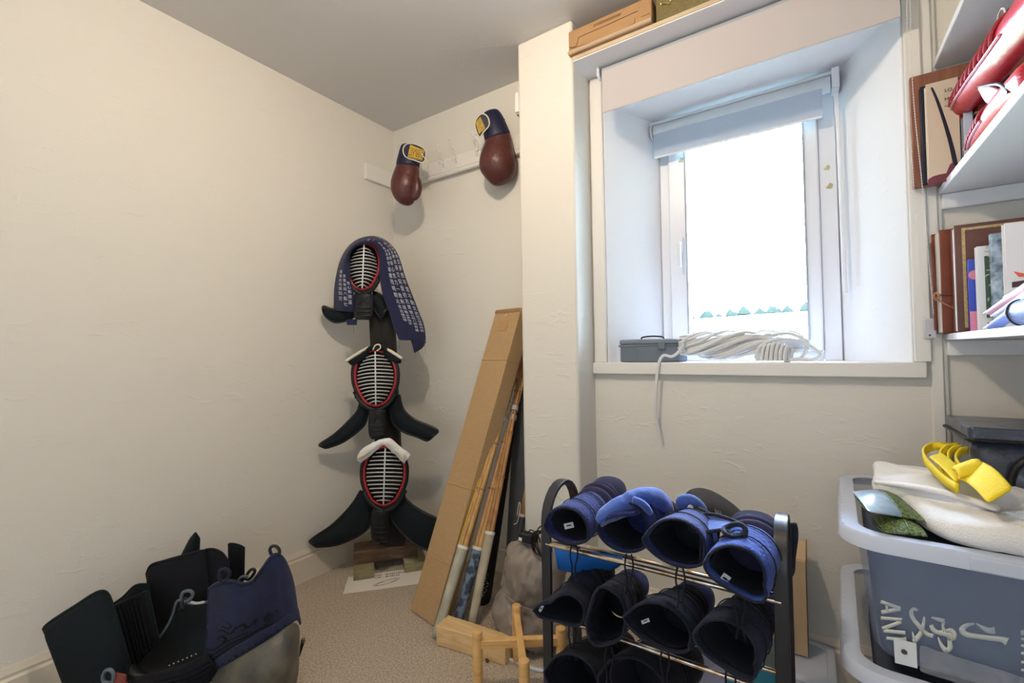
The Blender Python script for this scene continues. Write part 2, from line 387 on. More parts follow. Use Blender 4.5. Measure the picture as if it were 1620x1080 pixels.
# ---------------------------------------------------------------- boxing gloves
M_wine = mat('oxblood_leather', (.098, .025, .022), .34, var=.35, vscale=14, bump=.5, bscale=28, spec=.6)
M_gnavy = mat('navy_glove_leather', (.006, .008, .040), .5, bump=.15, bscale=60)
M_yel = mat('yellow_label', (.62, .40, .04), .55)
M_ink = mat('black_ink', (.01, .01, .01), .6)
M_lace = mat('white_lace', (.75, .73, .68), .8)
def boxing_glove(label, body, cuff, thumb, patch, lettering, ltilt, d, lace, crease):
    g = thing('boxing_glove', label, 'boxing glove', atd(cuff[0][0], cuff[0][1], d), 'boxing gloves on the peg rail')
    limb(MB(), body, d, 22).build('mitt', M_wine, g, subd=1, ang=0)
    limb(MB(), cuff, d, 22).build('cuff', M_gnavy, g, subd=1, ang=0)
    limb(MB(), thumb, d, 14).build('thumb', M_wine, g, subd=1, ang=0)
    a = smooth_path([V((x, y, 0)) for x, y in patch], 4, closed=True)
    po = .05
    P = [atd(p.x, p.y, d-po) for p in a]
    cen = sum(P, V())/len(P)
    MB().prism(P, -FW*-.006).build('wrist_strap', M_gnavy, g, bevel=.001)
    MB().tube(P, .0032, 8, closed=True).build('piping', M_cream, g)
    return g, cen
g1, c1 = boxing_glove('wine red boxing glove nearest the corner, palm side outwards', [(647, 254, 15, 0, .8), (646, 262, 18, 0, .8), (643, 276, 20.5, 0, .8), (641, 289, 23.5, 0, .85), (640, 301, 22.5, 0, .85), (643, 311, 18.5, 0, .8), (648, 319, 12, 0, .8), (651, 324, 3, 0, .8)],
    [(650, 229, 13, 0, .6), (649.5, 233, 16, 0, .8), (648, 246, 17.5, 0, .85), (646, 257, 18.5, 0, .85), (645, 264, 18.8, 0, .85), (645, 268, 17, 0, .85)],
    [(656, 277, 5, .03, .8), (659, 286, 8, .035, .8), (660, 298, 9, .035, .8), (657, 310, 8, .035, .8), (653, 317, 4, .03, .8)],
    [(646, 227), (660, 229), (672, 237), (673, 250), (668, 257), (655, 253), (643, 249), (638, 241), (639, 232)], 'EVERLAST', .26, 2.42, [], [])
g2, c2 = boxing_glove('larger looking wine red boxing glove beside the pillar, back of hand outwards', [(787, 206, 17, 0, .8), (789, 216, 20.5, 0, .8), (789, 230, 22.5, 0, .8), (787, 245, 27.5, 0, .85), (787, 259, 30.5, 0, .85), (789, 272, 29, 0, .85), (787, 283, 22, 0, .8), (785, 291, 10, 0, .8), (785, 294, 3, 0, .8)],
    [(776, 175, 9, 0, .6), (777, 178, 14, 0, .7), (779, 190, 18.5, 0, .85), (784, 207, 20.5, 0, .85), (788, 219, 21.5, 0, .85), (789, 223, 20, 0, .85)],
    [(800, 225, 6, -.01, .8), (808, 240, 8, -.01, .8), (811, 258, 9, -.01, .8), (808, 272, 7, -.01, .8), (803, 280, 3, -.01, .8)],
    [(762, 180), (770, 183), (774, 192), (773, 200), (765, 209), (759, 217), (754, 209), (751, 196), (755, 186)], 'EVERLAST', 1.1, 2.23, [], [])
def label_on(g, corners, txt, d, off, colbar=.0):
    """yellow woven label: corner pixels TL,TR,BR,BL as read"""
    Q = [atd(x, y, d-off) for x, y in corners]
    lb = MB().prism(Q, -FW*.0015).build('label_patch', M_yel, g); tag(lb, 'yellow woven label')
    r = (Q[1]-Q[0]); u = (Q[0]-Q[3]); w = r.length; h = u.length
    t = text_mb(txt, 1, (0, 0, 0), (1, 0, 0), (0, 1, 0), 0)
    xs = [v.x for v in t.v]; ys = [v.y for v in t.v]; x0, x1, y0, y1 = min(xs), max(xs), min(ys), max(ys)
    r.normalize(); u.normalize()
    t.v = [Q[3]+r*(w*(.05+.9*(v.x-x0)/(x1-x0)))+u*(h*(.2+.6*(v.y-y0)/(y1-y0)))-FW*.0022 for v in t.v]
    b = MB()
    for k in (.06, .90): b.prism([Q[3]+r*w*.02+u*h*k-FW*.0018, Q[3]+r*w*.98+u*h*k-FW*.0018, Q[3]+r*w*.98+u*h*(k+.05)-FW*.0018, Q[3]+r*w*.02+u*h*(k+.05)-FW*.0018], -FW*.0003)
    b.add(t.v, t.f); b.build('lettering', M_ink, lb, flat=True)
label_on(g1, [(668, 254), (645, 248.5), (649, 229), (671, 238)], 'EVERLAST', 2.42, .053)
label_on(g2, [(760, 185), (768, 203), (758, 212), (752.5, 194)], 'EVERLAST', 2.23, .053)
p = atd(665.5, 241, 2.37); MB().tube(smooth_path([p, atd(671, 249, 2.36), atd(677, 257, 2.37), atd(676.5, 266, 2.40), atd(672, 262, 2.41)], 5), .0022, 6).build('lace', M_lace, g1)
p = atd(756, 212, 2.18); MB().tube(smooth_path([p, atd(752, 214, 2.2), atd(757, 222, 2.2), atd(763, 232, 2.21), atd(758, 238, 2.23), atd(757, 246, 2.23)], 5), .0022, 6).build('lace', M_lace, g2)

# ---------------------------------------------------------------- kendo masks on their post
DM = 2.30
M_post = wood('dark_post_wood', (.014, .010, .008), (.005, .004, .004), 5, (10, 10, 1.5), .75)
stand = thing('mask_stand', 'dark wooden post on a plank foot holding three fencing masks', 'stand', at(615, 890, 'z', 0))
a, b = atd(619.5, 862, DM+.03), atd(601, 470, DM+.03); R_ = RT*.062; B_ = FW*.05
MB().prismv([a-R_, a+R_, a+R_+B_, a-R_+B_], [b-R_, b+R_, b+R_+B_, b-R_+B_]).build('post', M_post, stand, bevel=.002)
M_pl1 = wood('brown_plank_wood', (.16, .10, .06), (.09, .055, .035), 4, (3, 3, 16), .6)
M_pl2 = wood('pale_green_treated_wood', (.30, .27, .15), (.20, .18, .10), 4, (3, 3, 16), .7)
e0, e1 = at(559, 919, 'z', .005), at(640, 906, 'z', .005); rr = (e1-e0).normalized(); bb = V((-rr.y, rr.x, 0))
for o_, w_ in ((e0, .098), (e1, .11)):
    MB().prism([o_, o_+rr*w_, o_+rr*w_+bb*.22, o_+bb*.22], (0, 0, .045)).build('foot_plank', M_pl2, stand, bevel=.002)
q0 = e0+bb*.07+V((0, 0, .0455))-rr*.0; q1 = q0+rr*.315
MB().prism([q0, q1, q1+bb*.13, q0+bb*.13], (0, 0, .062)).build('cross_plank', M_pl1, stand, bevel=.003)
# white leaflet lying under the foot
lf = thing('leaflet', 'white folded leaflet lying on the carpet under the mask stand foot', 'leaflet', at(600, 925, 'z', 0))
A_, B_2, C_ = at(543, 940, 'z', .001), at(658, 924, 'z', .001), at(551, 913, 'z', .001)
ax_ = (B_2-A_).normalized(); ay_ = (C_-A_); L_ = (B_2-A_).length*1.35
MB().prism([A_, A_+ax_*L_, A_+ax_*L_+ay_, A_+ay_], (0, 0, .0035)).build('sheet', mat('white_paper', (.80, .76, .70), .6), lf, flat=True)
tmb = MB(); ayn = ay_.normalized(); hh = ay_.length
for row, (v0, n_, u0) in enumerate(((.80, 16, .40), (.66, 12, .40))):
    for k in range(n_):
        if k in (3, 4): continue
        o_ = A_+ax_*((B_2-A_).length*(u0+.03*k))+ayn*hh*v0+V((0, 0, .0036)); wv = .005+.002*((k*7) % 3)
        tmb.prism([o_, o_+ax_*wv, o_+ax_*wv+ayn*.008, o_+ayn*.008], (0, 0, .0003))
for (s_, w_) in ((0, 1), (.012, .8)):
    loop = [A_+ax_*((B_2-A_).length*(.40+.36*(.5+.5*math.cos(t/24*2*math.pi)*w_)))+ayn*hh*(.32+.10*math.sin(t/24*2*math.pi)+.22*(.5+.5*math.cos(t/24*2*math.pi))-.1)+V((0, 0, .0038)) for t in range(24)]
    tmb.tube(loop, .0009, 4, closed=True)
tmb.build('print', mat('brown_print', (.10, .06, .04), .7), lf, flat=True)

EGG = [(0, .40), (.08, .62), (.2, .84), (.33, .97), (.45, 1.0), (.58, .96), (.7, .84), (.82, .66), (.92, .47), (1, .30)]
def egg(t):
    for (a, x), (b, y) in zip(EGG, EGG[1:]):
        if t <= b: return lerp(x, y, (t-a)/(b-a))
    return EGG[-1][1]
def men(label, cx, y0, y1, w, d, nb, xs0, sag, throat, flaps, red, hood):
    """fencing mask: cx centre, y0..y1 bars, w half width (pixels), xs0 lean of the centre bar, sag = (left,right) drop of the bar ends"""
    m = thing('kendo_mask', label, 'mask', atd(cx, (y0+y1)/2, d), 'kendo masks on the post')
    def cen(t): return cx+xs0*(t-.5)
    def bul(u): return .055*(1-u*u)
    for k in range(nb):
        t = (k+.5)/nb; yy = lerp(y0, y1, t); ww = w*egg(t)
        pts = []
        for j in range(9):
            u = -1+2*j/8; s_ = sag[0] if u < 0 else sag[1]
            pts.append(atd(cen(t)+u*ww, yy+s_*u*u, d-.02-bul(u)*(.75+.35*math.sin(math.pi*t))))
        MB().tube(pts, .0028, 6).build('grille_bar', M_silver, m)
    pts = [atd(cen(t/10), lerp(y0-3, y1+3, t/10), d-.026-.055*(.75+.35*math.sin(math.pi*t/10))) for t in range(11)]
    MB().tube(pts, .0034, 6).build('centre_bar', M_silver, m)
    # red lined rim
    def ring(k_, off, n=40):
        out = []
        for i in range(n):
            a = 2*math.pi*i/n; tt = .5-.5*math.cos(a); y = lerp(y0-5, y1+5, tt); sg = 1 if math.sin(a) >= 0 else -1
            ww = (w*egg(tt)+4)*min(1, abs(math.sin(a))*1.9)*k_
            out.append(atd(cen(tt)+sg*ww, lerp((y0+y1)/2, y, k_ if k_ > 1 else 1), d-off))
        return out
    MB().tube(ring(1.0, .02), .006, 8, closed=True).build('rim', M_red, m)
    MB().tube(ring(1.10, .012), .011, 10, closed=True).build('outer_padding', M_blackl, m)
    # dark bowl behind the bars
    rings = [ring(1.08, .008), ring(1.03, -.03), ring(.8, -.07), ring(.4, -.095)]
    MB().loft([[p for p in r] for r in rings], cap=True).build('inner_bowl', M_void, m)
    # head pad above
    if hood: MB().grid(strip(*hood[0], **hood[1])).build('crown_pad', M_black, m, thick=.012, subd=1)
    for f in flaps:
        fo = MB().grid(strip(f, d, na=7, curve=.018, base=-.02)).build('shoulder_flap', M_navy if d < 0 else M_black, m, thick=.011, subd=1)
        rows = strip(f, d, na=7, curve=.018, base=-.02); edge = [r[0] for r in rows]+rows[-1][1:]+[r[-1] for r in rows[::-1]][1:]
        MB().tube(edge, .0075, 8).build('edge_binding', M_blackl, fo)
    # throat guard with its ridges and cross stitch
    x0, x1, ty0, ty1 = throat; n = 10; rows = []
    for j in range(n+1):
        t = j/n; y = lerp(ty0, ty1, t); k = 1+.10*math.sin(t*math.pi) if t < .85 else lerp(1.05, .72, (t-.85)/.15)
        rows.append([atd(lerp(x0, x1, .5+(i/6-.5)*k), y, d-.015-.022*math.sin(math.pi*i/6)) for i in range(7)])
    tg = MB().grid(rows).build('throat_guard', M_blackl, m, thick=.012, subd=1)
    for j in range(3):
        y = lerp(ty0, ty1, .52+.15*j); MB().tube([atd(lerp(x0, x1, .15+.7*i/6), y+1.2*math.sin(math.pi*i/6), d-.024-.022*math.sin(math.pi*(.15+.7*i/6))) for i in range(7)], .0045, 8).build('ridge', M_blackl, tg)
    for s_ in (0, 1):
        MB().tube([atd(lerp(x0, x1, lerp(.25, .75, i/5 if s_ else 1-i/5)), lerp(ty0, ty1, lerp(.12, .40, i/5)), d-.024-.022*math.sin(math.pi*lerp(.25, .75, i/5))) for i in range(6)], .0022, 6).build('cross_stitch', M_blackl, tg)
    # chin pad between rim and throat guard, tied at both cheeks
    yk = lerp(y0, y1, .82)
    MB().tube([atd(cx+(-1+2*i/10)*(w*1.02+3), yk+(ty0-yk+1)*math.sin(math.pi*i/10)**.8, d-.022) for i in range(11)], [.006]+[.0115]*9+[.006], 10).build('chin_pad', M_blackl, m)
    for sg in (-1, 1):
        c = atd(cx+sg*(w+4), yk-2, d-.012)
        MB().tube([c+V((0, 0, .008)), c+RT*sg*.006, c-V((0, 0, .010)), c-RT*sg*.004-V((0, 0, .03))], [.004, .005, .005, .003], 8).build('knot', M_black, m)
    return m
m1 = men('topmost fencing mask on the post, half covered by the printed navy towel', 574.5, 390, 453, 21.5, DM-.02, 12, -3, (3.5, 4.5),
    (560, 590, 464, 506),
    [[((572, 470), (566, 488)), ((556, 488), (560, 499)), ((538, 491), (549, 506)), ((524, 489), (530, 509)), ((513, 485), (517, 501), .01), ((511, 487), (512, 493), .015)],
     [((590, 462), (585, 478)), ((604, 468), (595, 492)), ((613, 486), (603, 503))]], M_red, None)
m2 = men('middle fencing mask on the post, with raised cream edged ear flaps', 594, 559, 637, 28.5, DM-.04, 14, 1, (4, 1.5),
    (584, 611, 647, 695),
    [[((572, 624), (584, 628)), ((567, 648), (579, 664)), ((553, 665), (570, 678)), ((531, 686), (545, 697), .01), ((509, 701), (520, 707), .02), ((506, 704), (512, 707), .022)],
     [((631, 624), (617, 640)), ((638, 648), (622, 668)), ((656, 664), (638, 682)), ((675, 672), (660, 690), .01), ((690, 679), (674, 696), .015), ((692, 683), (680, 694), .016)]], M_red, None)
m3 = men('lowest fencing mask on the post, with a white cloth over its crown', 608, 712, 794, 28.5, DM-.06, 13, -3, (1, 1),
    (588, 615, 806, 858),
    [[((571, 776), (588, 798)), ((560, 794), (587, 820)), ((545, 812), (580, 837)), ((524, 832), (560, 850), .01), ((500, 848), (532, 861), .02), ((490, 856), (500, 864), .02)],
     [((634, 778), (615, 800)), ((645, 793), (622, 824)), ((664, 807), (640, 846)), ((690, 820), (660, 862), .01), ((712, 832), (684, 872), .01)]], M_red, None)
# extra pieces of the middle mask: cream edged ear flaps and top lace
for q in ([(547, 571), (553, 578), (566, 590), (575, 562), (584, 551)], [(608, 551), (618, 557), (628, 583), (633, 572), (636, 566)]):
    pass
DD = DM-.06
MB().grid(strip([((548, 571), (556, 577)), ((566, 559), (569, 574)), ((584, 548), (583, 560))], DD, 5, .01)).build('ear_flap', M_black, m2, thick=.008)
MB().grid(strip([((606, 548), (606, 560)), ((620, 557), (621, 572)), ((636, 566), (634, 574))], DD, 5, .01)).build('ear_flap', M_black, m2, thick=.008)
MB().tube([atd(548, 570.5, DD-.012), atd(566, 559, DD-.012), atd(583, 549, DD-.012)], [.0075, .008, .0055], 10).build('ear_roll', M_cream, m2)
MB().tube([atd(607, 549, DD-.012), atd(620, 556.5, DD-.012), atd(636, 567, DD-.012)], [.0055, .008, .007], 10).build('ear_roll', M_cream, m2)
MB().tube(smooth_path([atd(590, 553, DD-.02), atd(594, 546, DD-.02), atd(600, 545, DD-.02), atd(602, 550, DD-.02), atd(596, 555, DD-.02)], 4), .0035, 8).build('crown_lace', M_cream, m2)
MB().tube(smooth_path([atd(581, 554, DD-.01), atd(590, 549, DD-.01), atd(597, 551, DD-.01), atd(606, 549, DD-.01), atd(612, 554, DD-.01)], 4), .012, 8).build('crown_pad', M_black, m2)
M_vis = mat('pale_inner_plate', (.30, .34, .32), .6)  # small pale patches set behind the grille bars
for m_, d_, quads in ((m2, DM-.04, [[(577, 578), (586, 576), (584, 590), (582, 600), (575, 596)]]), (m3, DM-.06, [[(587, 730), (593, 728), (594, 735), (588, 735)], [(584, 740), (594, 740), (594, 750), (584, 750)]])):
    for q_ in quads: MB().prism([atd(x, y, d_+.03) for x, y in q_], FW*.002).build('inner_plate', M_vis, m_, flat=True)
# white cloth on the lowest mask
wc = thing('white_cloth', 'crumpled white cotton cloth draped over the crown of the lowest mask', 'cloth', atd(607, 700, DM-.1))
rows = strip([((565, 727), (570, 733), 0), ((569, 713), (584, 722), .01), ((583, 704), (592, 716), .02), ((602, 695), (605, 705), .03), ((617, 693), (612, 707), .03), ((634, 706), (624, 718), .015), ((650, 719), (640, 734), 0)], DM-.1, 7, .015)
MB().grid(rows).build('folded_cloth', M_whitec, wc, thick=.003, subd=1, disp=(.03, .012))
MB().grid(strip([((564, 729), (566, 718)), ((578, 722), (580, 711)), ((588, 714), (592, 700))], DM-.125, 4, .01)).build('cloth_hem', M_cream, wc, thick=.002, subd=1)
MB().grid(strip([((613, 707), (615, 702)), ((626, 716), (624, 706)), ((641, 733), (638, 717))], DM-.125, 4, .01)).build('cloth_hem', M_cream, wc, thick=.002, subd=1)

# printed navy towel over the topmost mask
M_tow = mat('navy_towel', (.012, .016, .062), .9, sheen=.12, bump=.3, bscale=350)
M_print = mat('white_dye_print', (.60, .62, .72), .85)
tw = thing('head_towel', 'navy cotton towel with columns of white characters, hanging over the topmost mask', 'towel', atd(600, 400, DM-.1))
TS = [((528, 491), (560, 494), -.02), ((528, 462), (560, 466), -.01), ((531, 438), (555, 441), 0), ((537, 414), (553, 416), .0), ((548, 393), (555, 400), .02), ((565, 378.5), (563, 391), .035),
      ((587, 373), (577, 386), .04), ((606, 377), (590, 387), .04), ((622, 390), (598, 396), .03), ((632, 407), (600, 411), .02), ((642, 439), (600, 434), .01), ((655, 472), (604, 462), .0), ((665, 498), (613, 488), -.01),
      ((670, 510), (618, 502), -.015), ((673, 524), (624, 520), -.02), ((674, 539), (631, 538), -.02)]
TD = DM-.06
def towel_rows(): return strip(TS, TD, 9, .035, edge_off=(-.05, 0))
tr = towel_rows(); MB().grid(tr).build('towel_cloth', M_tow, tw, thick=.003, subd=1)
MB().grid(strip([((674, 539), (650, 537.5), -.02), ((669, 549), (653, 549), -.02), ((656, 558), (655, 557), -.02)], TD, 5, .012, edge_off=(-.045, 0))).build('torn_corner', M_tow, tw, thick=.003)
fm_ = MB()
for (a, b, c) in (((650, 538), (655, 550), (660, 557)), ((662, 554), (664, 560), (667, 566)), ((667, 551), (669, 560), (670, 572)), ((672, 546), (673, 553), (672, 560)), ((657, 558), (656, 563), (659, 566)), ((631, 538), (632, 545), (631, 553)), ((559, 515), (560, 521), (559, 527))):
    fm_.tube(smooth_path([atd(*a, TD+.03), atd(*b, TD+.03), atd(*c, TD+.03)], 4), .0006, 4)
fm_.build('loose_threads', M_tow, tw)
MB().prism([atd(548, 505, TD+.02), atd(565, 505, TD+.02), atd(564, 514, TD+.02), atd(549, 514, TD+.02)], FW*.003).build('towel_end', M_tow, tw)
def on_towel(s, t, lift):
    i = min(int(s), len(tr)-2); j = min(int(t*8), 7); fs, ft = s-i, t*8-j
    p = tr[i][j].lerp(tr[i][j+1], ft).lerp(tr[i+1][j].lerp(tr[i+1][j+1], ft), fs)
    return p-FW*lift
chars = '心気力一致剣道無念夢想平常不動文武両守破離残明鏡止水百錬自得交知愛初志貫徹七転八起有備患温故新'
prn = MB(); ci = 0
def glyph(ch, s, t, ds, dt, flip=1):
    g = text_mb(ch, 1, (0, 0, 0), (1, 0, 0), (0, 1, 0), 0)
    if not g.v: return
    # a column runs along s; the glyph's top points to smaller s on the right hand drape
    prn.add([on_towel(s+(.5-v.y)*ds*flip, t+(v.x-.5)*dt*-flip, .0045+.0015) for v in g.v], g.f)
for (t0, s0, s1) in ((.10, 26, 56), (.26, 30, 56), (.42, 33, 54), (.56, 29, 52)):
    s_ = s0
    while s_ < s1: glyph(chars[ci % len(chars)], s_, t0, 1.15, .12); ci += 1; s_ += 1.35
for (t0, s0, s1) in ((.35, 3, 10), (.6, 2, 9), (.82, 2.5, 8)):
    s_ = s0
    while s_ < s1: glyph(chars[ci % len(chars)], s_, t0, .9, .2, -1); ci += 1; s_ += 1.1
for s_ in (24.3, 26.2): glyph(chars[ci % len(chars)], s_, .5, 1.1, .3); ci += 1
tag(prn.build('printed_characters', M_print, tw, flat=True), 'columns of small white printed characters', kind='stuff')

# ---------------------------------------------------------------- long cardboard box
M_card = mat('brown_cardboard', (.46, .30, .15), .8, var=.12, vscale=30, bump=.06, bscale=100, vec=(1, 1, 6))
M_cardin = mat('cardboard_edge', (.30, .18, .08), .85)
cb = thing('cardboard_box', 'long narrow brown cardboard box leaning against the rear wall by the pillar', 'cardboard box', at(668, 975, 'z', 0))
bl, br, tl = at(649, 965, 'z', .004), at(686, 990, 'z', .004), at(785, 490, 'y', 1.795)
wv = br-bl; lv = tl-bl; nv = wv.cross(lv).normalized()
if nv.y < 0: nv = -nv
dv = nv*.085
MB().prismv([bl, bl+wv, bl+wv+dv, bl+dv], [bl+lv, bl+lv+wv, bl+lv+wv+dv, bl+lv+dv]).build('carton', M_card, cb, bevel=.003)
for t in (.17, .395, .815):
    q = bl+lv*t-nv*.0006; MB().tube([q, q+wv, q+wv+dv], .0022, 6).build('crease', M_card, cb)
q = bl+lv*.985; MB().prism([q-nv*.001, q+wv*.98-nv*.001, q+wv*.98+lv*.012-nv*.001, q+lv*.012-nv*.001], -nv*.001).build('end_flap_edge', M_cardin, cb)
q = bl+lv*.92+wv*.3-nv*.0012; MB().prism([q, q+wv*.35, q+wv*.35+lv*.035, q+lv*.035], -nv*.0006).build('label_mark', mat('faded_label', (.44, .26, .11), .8), cb)
q = bl+lv*.975+wv*.5-nv*.0015; MB().lathe(q, [(.004, 0), (.004, .002), (0, .003)], 10, -nv).build('staple', M_whitec, cb)

# ---------------------------------------------------------------- bamboo practice swords
M_bam = wood('bamboo', (.56, .34, .13), (.40, .22, .08), 3, (18, 18, 1.2), .4)
M_bamd = wood('older_bamboo', (.46, .24, .09), (.30, .15, .05), 3, (18, 18, 1.2), .4)
M_node = mat('bamboo_node', (.30, .17, .07), .6)
M_hg = mat('soiled_white_leather', (.50, .49, .40), .7, var=.5, vscale=12, bump=.2, bscale=80)
M_hb = mat('worn_blue_leather', (.16, .22, .30), .7, color2=(.03, .05, .09), vscale=35, bump=.2, bscale=80, sharp=True)
M_hc = mat('cream_leather_grip', (.56, .50, .38), .7, var=.4, vscale=10, bump=.2, bscale=80)
M_hd = mat('dark_grip', (.05, .055, .07), .6, bump=.2, bscale=80)
M_yc = mat('yellow_cord', (.75, .60, .03), .6)
def shinai(label, B, Q, L, hl, mh, mb_, w=1.0, wrap=None, cord=True):
    s = thing('bamboo_sword', label, 'bamboo sword', B, 'bamboo swords leaning beside the pillar')
    d = (Q-B).normalized(); x = d.cross(FW).normalized(); y = d.cross(x).normalized(); a0 = B+d*hl
    for i in range(4):
        an = math.pi/4+i*math.pi/2; o = x*math.cos(an)+y*math.sin(an)
        pts = []; rad = []
        for k in range(13):
            t = k/12; r = lerp(.0086, .0058, t)*w; pts.append(a0-d*.02+d*(L-hl+.02)*t+o*r*1.02); rad.append(r*(1.12 if k in (3, 6, 9) else 1))
        MB().tube(pts, rad, 8).build('stave', mb_, s)
    MB().tube([B, B+d*.01, B+d*hl*.5, B+d*(hl-.005), B+d*hl], [.012*w, .0155*w, .0165*w, .0185*w, .017*w], 16).build('grip', mh, s)
    MB().tube([B+d*(hl-.008), B+d*(hl+.004)], .0195*w, 16).build('grip_collar', M_lace, s)
    for t in (.28, .52, .76):
        c = a0+d*(L-hl)*t; MB().tube([c-d*.003, c+d*.003], lerp(.0185, .0135, t)*w, 14).build('node', M_node, s)
    c = a0+d*(L-hl)*(wrap or .66)
    MB().tube([c-d*.011, c+d*.011], .0172*w, 14).build('leather_tie', mat('pale_tie_leather', (.45, .48, .50), .6), s)
    if cord: MB().tube([a0+x*.017*w-FW*.006, a0+d*(L-hl)*.99+x*.012*w-FW*.004], .0016, 6).build('cord', M_yc, s)
    return s
b1, q1_ = at(690, 1006, 'z', .01), at(822.5, 566, 'y', 1.835)
s1 = shinai('bamboo sword with a soiled white grip, nearest the cardboard box', b1, q1_, 1.17, .33, M_hg, M_bam, 1.2)
b2, q2_ = at(722, 992, 'z', .01), at(823, 612, 'y', 1.835)
s2 = shinai('bamboo sword with a worn blue mottled grip, second from the cardboard box', b2, q2_, 1.17, .30, M_hb, M_bam, 1.25, cord=False)
b3, q3_ = at(745, 995, 'z', .01), at(824, 592, 'y', 1.85)
s3 = shinai('bamboo sword with a long cream grip, third from the cardboard box', b3, q3_, 1.19, .36, M_hc, M_bamd, 1.15, cord=False)
s4 = shinai('thin bamboo sword with a dark grip, standing nearest the pillar', V((-1.165, 1.705, .01)), V((-1.095, 1.80, .59)), 1.02, .36, M_hd, M_bamd, .8, cord=False)
MB().tube(smooth_path([at(813, 829, 'y', 1.73), at(819, 824, 'y', 1.73), at(823, 800, 'y', 1.73), at(821, 795, 'y', 1.73), at(818, 815, 'y', 1.73)], 4), .002, 6).build('lace', M_lace, s4)
# sword bags behind them
M_sbag = mat('slate_sword_bag_cloth', (.085, .095, .105), .8, bump=.1, bscale=200)
tag(MB().prismv([at(800, 880, 'y', 1.81), at(823, 872, 'y', 1.81), at(823, 872, 'y', 1.835), at(800, 880, 'y', 1.835)], [at(816, 600, 'y', 1.87), V((-1.065, 1.87, 1.12)), V((-1.065, 1.89, 1.12)), at(816, 600, 'y', 1.89)]).build('sword_bag', M_sbag, bevel=.006), 'flat slate grey sword bag behind the thin bamboo sword', 'sword bag')
blk = thing('sword_bag', 'black sword bag with a white pattern near its foot, behind the grips', 'sword bag', at(760, 960, 'z', 0))
B0, T0 = at(768, 945, 'y', 1.62), at(812, 660, 'y', 1.845)
ax2 = (T0-B0).normalized()
MB().tube([B0-ax2*.04, B0, B0+(T0-B0)*.3, B0+(T0-B0)*.7, T0, T0+ax2*.02], [.02, .035, .034, .030, .022, .01], 12, flat=.55).build('bag_body', mat('black_bag_cloth', (.008, .008, .012), .7), blk)
pm_ = MB(); random.seed(3)
for k in range(16):
    c = at(768+random.uniform(-5, 4), 905+k*2.3, 'y', 1.575)
    pm_.tube([c, c+V((random.uniform(-.006, .006), 0, random.uniform(-.006, .006))), c+V((random.uniform(-.009, .009), 0, random.uniform(-.009, .009)))], .0011, 5)
pm_.build('white_pattern', M_print, blk)
# ================================================================ window dressing
def ell(mb, c, ax, ay, az, n=18, m=10, p=1.0):
    """ellipsoid (p<1 squarer) with half axes ax, ay, az"""
    c = V(c); ax, ay, az = V(ax), V(ay), V(az); sg = lambda v: math.copysign(abs(v)**p, v)
    rings = []
    for j in range(m+1):
        f = -math.pi/2+math.pi*(j+.02)/(m+.04); cz, sz = math.cos(f), math.sin(f)
        rings.append([c+ax*(sg(math.cos(2*math.pi*k/n))*abs(cz)**p)+ay*(sg(math.sin(2*math.pi*k/n))*abs(cz)**p)+az*sg(sz) for k in range(n)])
    return mb.loft(rings)
M_bl1 = mat('blind_cloth_pinkish_grey', (.56, .53, .54), .85, bump=.06, bscale=400)
M_bl2 = mat('blind_cloth_blue_grey', (.52, .61, .76), .85, bump=.06, bscale=400)
M_roll = mat('blind_roll_pale', (.66, .72, .80), .7)
b1_ = thing('roller_blind', 'large pinkish grey roller blind across the front of the window recess', 'roller blind', (-.23, 1.77, 2.27))
MB().box(-.697, .247, 1.757, 1.759, 2.090, 2.262).build('blind_fabric', M_bl1, b1_, flat=True)
MB().tube([(-.697, 1.778, 2.262), (.262, 1.778, 2.262)], .021, 18).build('roller', mat('blind_roll_grey', (.42, .46, .50), .8), b1_)
MB().tube([(-.697, 1.758, 2.090), (.247, 1.758, 2.090)], .004, 8).build('bottom_bar', M_bl1, b1_)
for x in (-.712, .268):
    MB().lathe((x, 1.778, 2.262), [(.006, -.004), (.024, -.004), (.026, 0), (.024, .004), (.006, .005)], 20, (1, 0, 0)).build('end_bracket', M_upvc, b1_)
MB().box(-.722, -.712, 1.76, 1.82, 2.25, 2.294).build('end_bracket', M_upvc, b1_, bevel=.002)
b2_ = thing('roller_blind', 'small blue grey roller blind pulled part way down close to the window frame', 'roller blind', (-.25, 2.08, 2.12))
MB().box(-.580, .058, 2.076, 2.078, 1.978, 2.10).build('blind_fabric', M_bl2, b2_, flat=True)
MB().tube([(-.582, 2.100, 2.108), (.084, 2.100, 2.108)], .030, 20).build('roller', M_roll, b2_)
MB().tube([(-.575, 2.077, 1.982), (.056, 2.077, 1.982)], .005, 8).build('bottom_bar', M_upvc, b2_)
MB().tube([(-.600, 2.092, 2.146), (.10, 2.092, 2.146)], .008, 8).build('head_rail', M_upvc, b2_)
MB().lathe((-.590, 2.100, 2.108), [(.004, -.004), (.032, -.004), (.034, 0), (.032, .004), (.004, .005)], 20, (1, 0, 0)).build('end_bracket', M_upvc, b2_)
MB().box(.088, .112, 2.06, 2.14, 2.075, 2.150).build('end_bracket', M_upvc, b2_, bevel=.003)
wd = MB().tube([at(1322, 145, 'y', 2.07), at(1326, 200, 'y', 2.068), at(1337, 463, 'y', 2.068)], .0075, 10).build('control_wand', M_upvc, b2_)
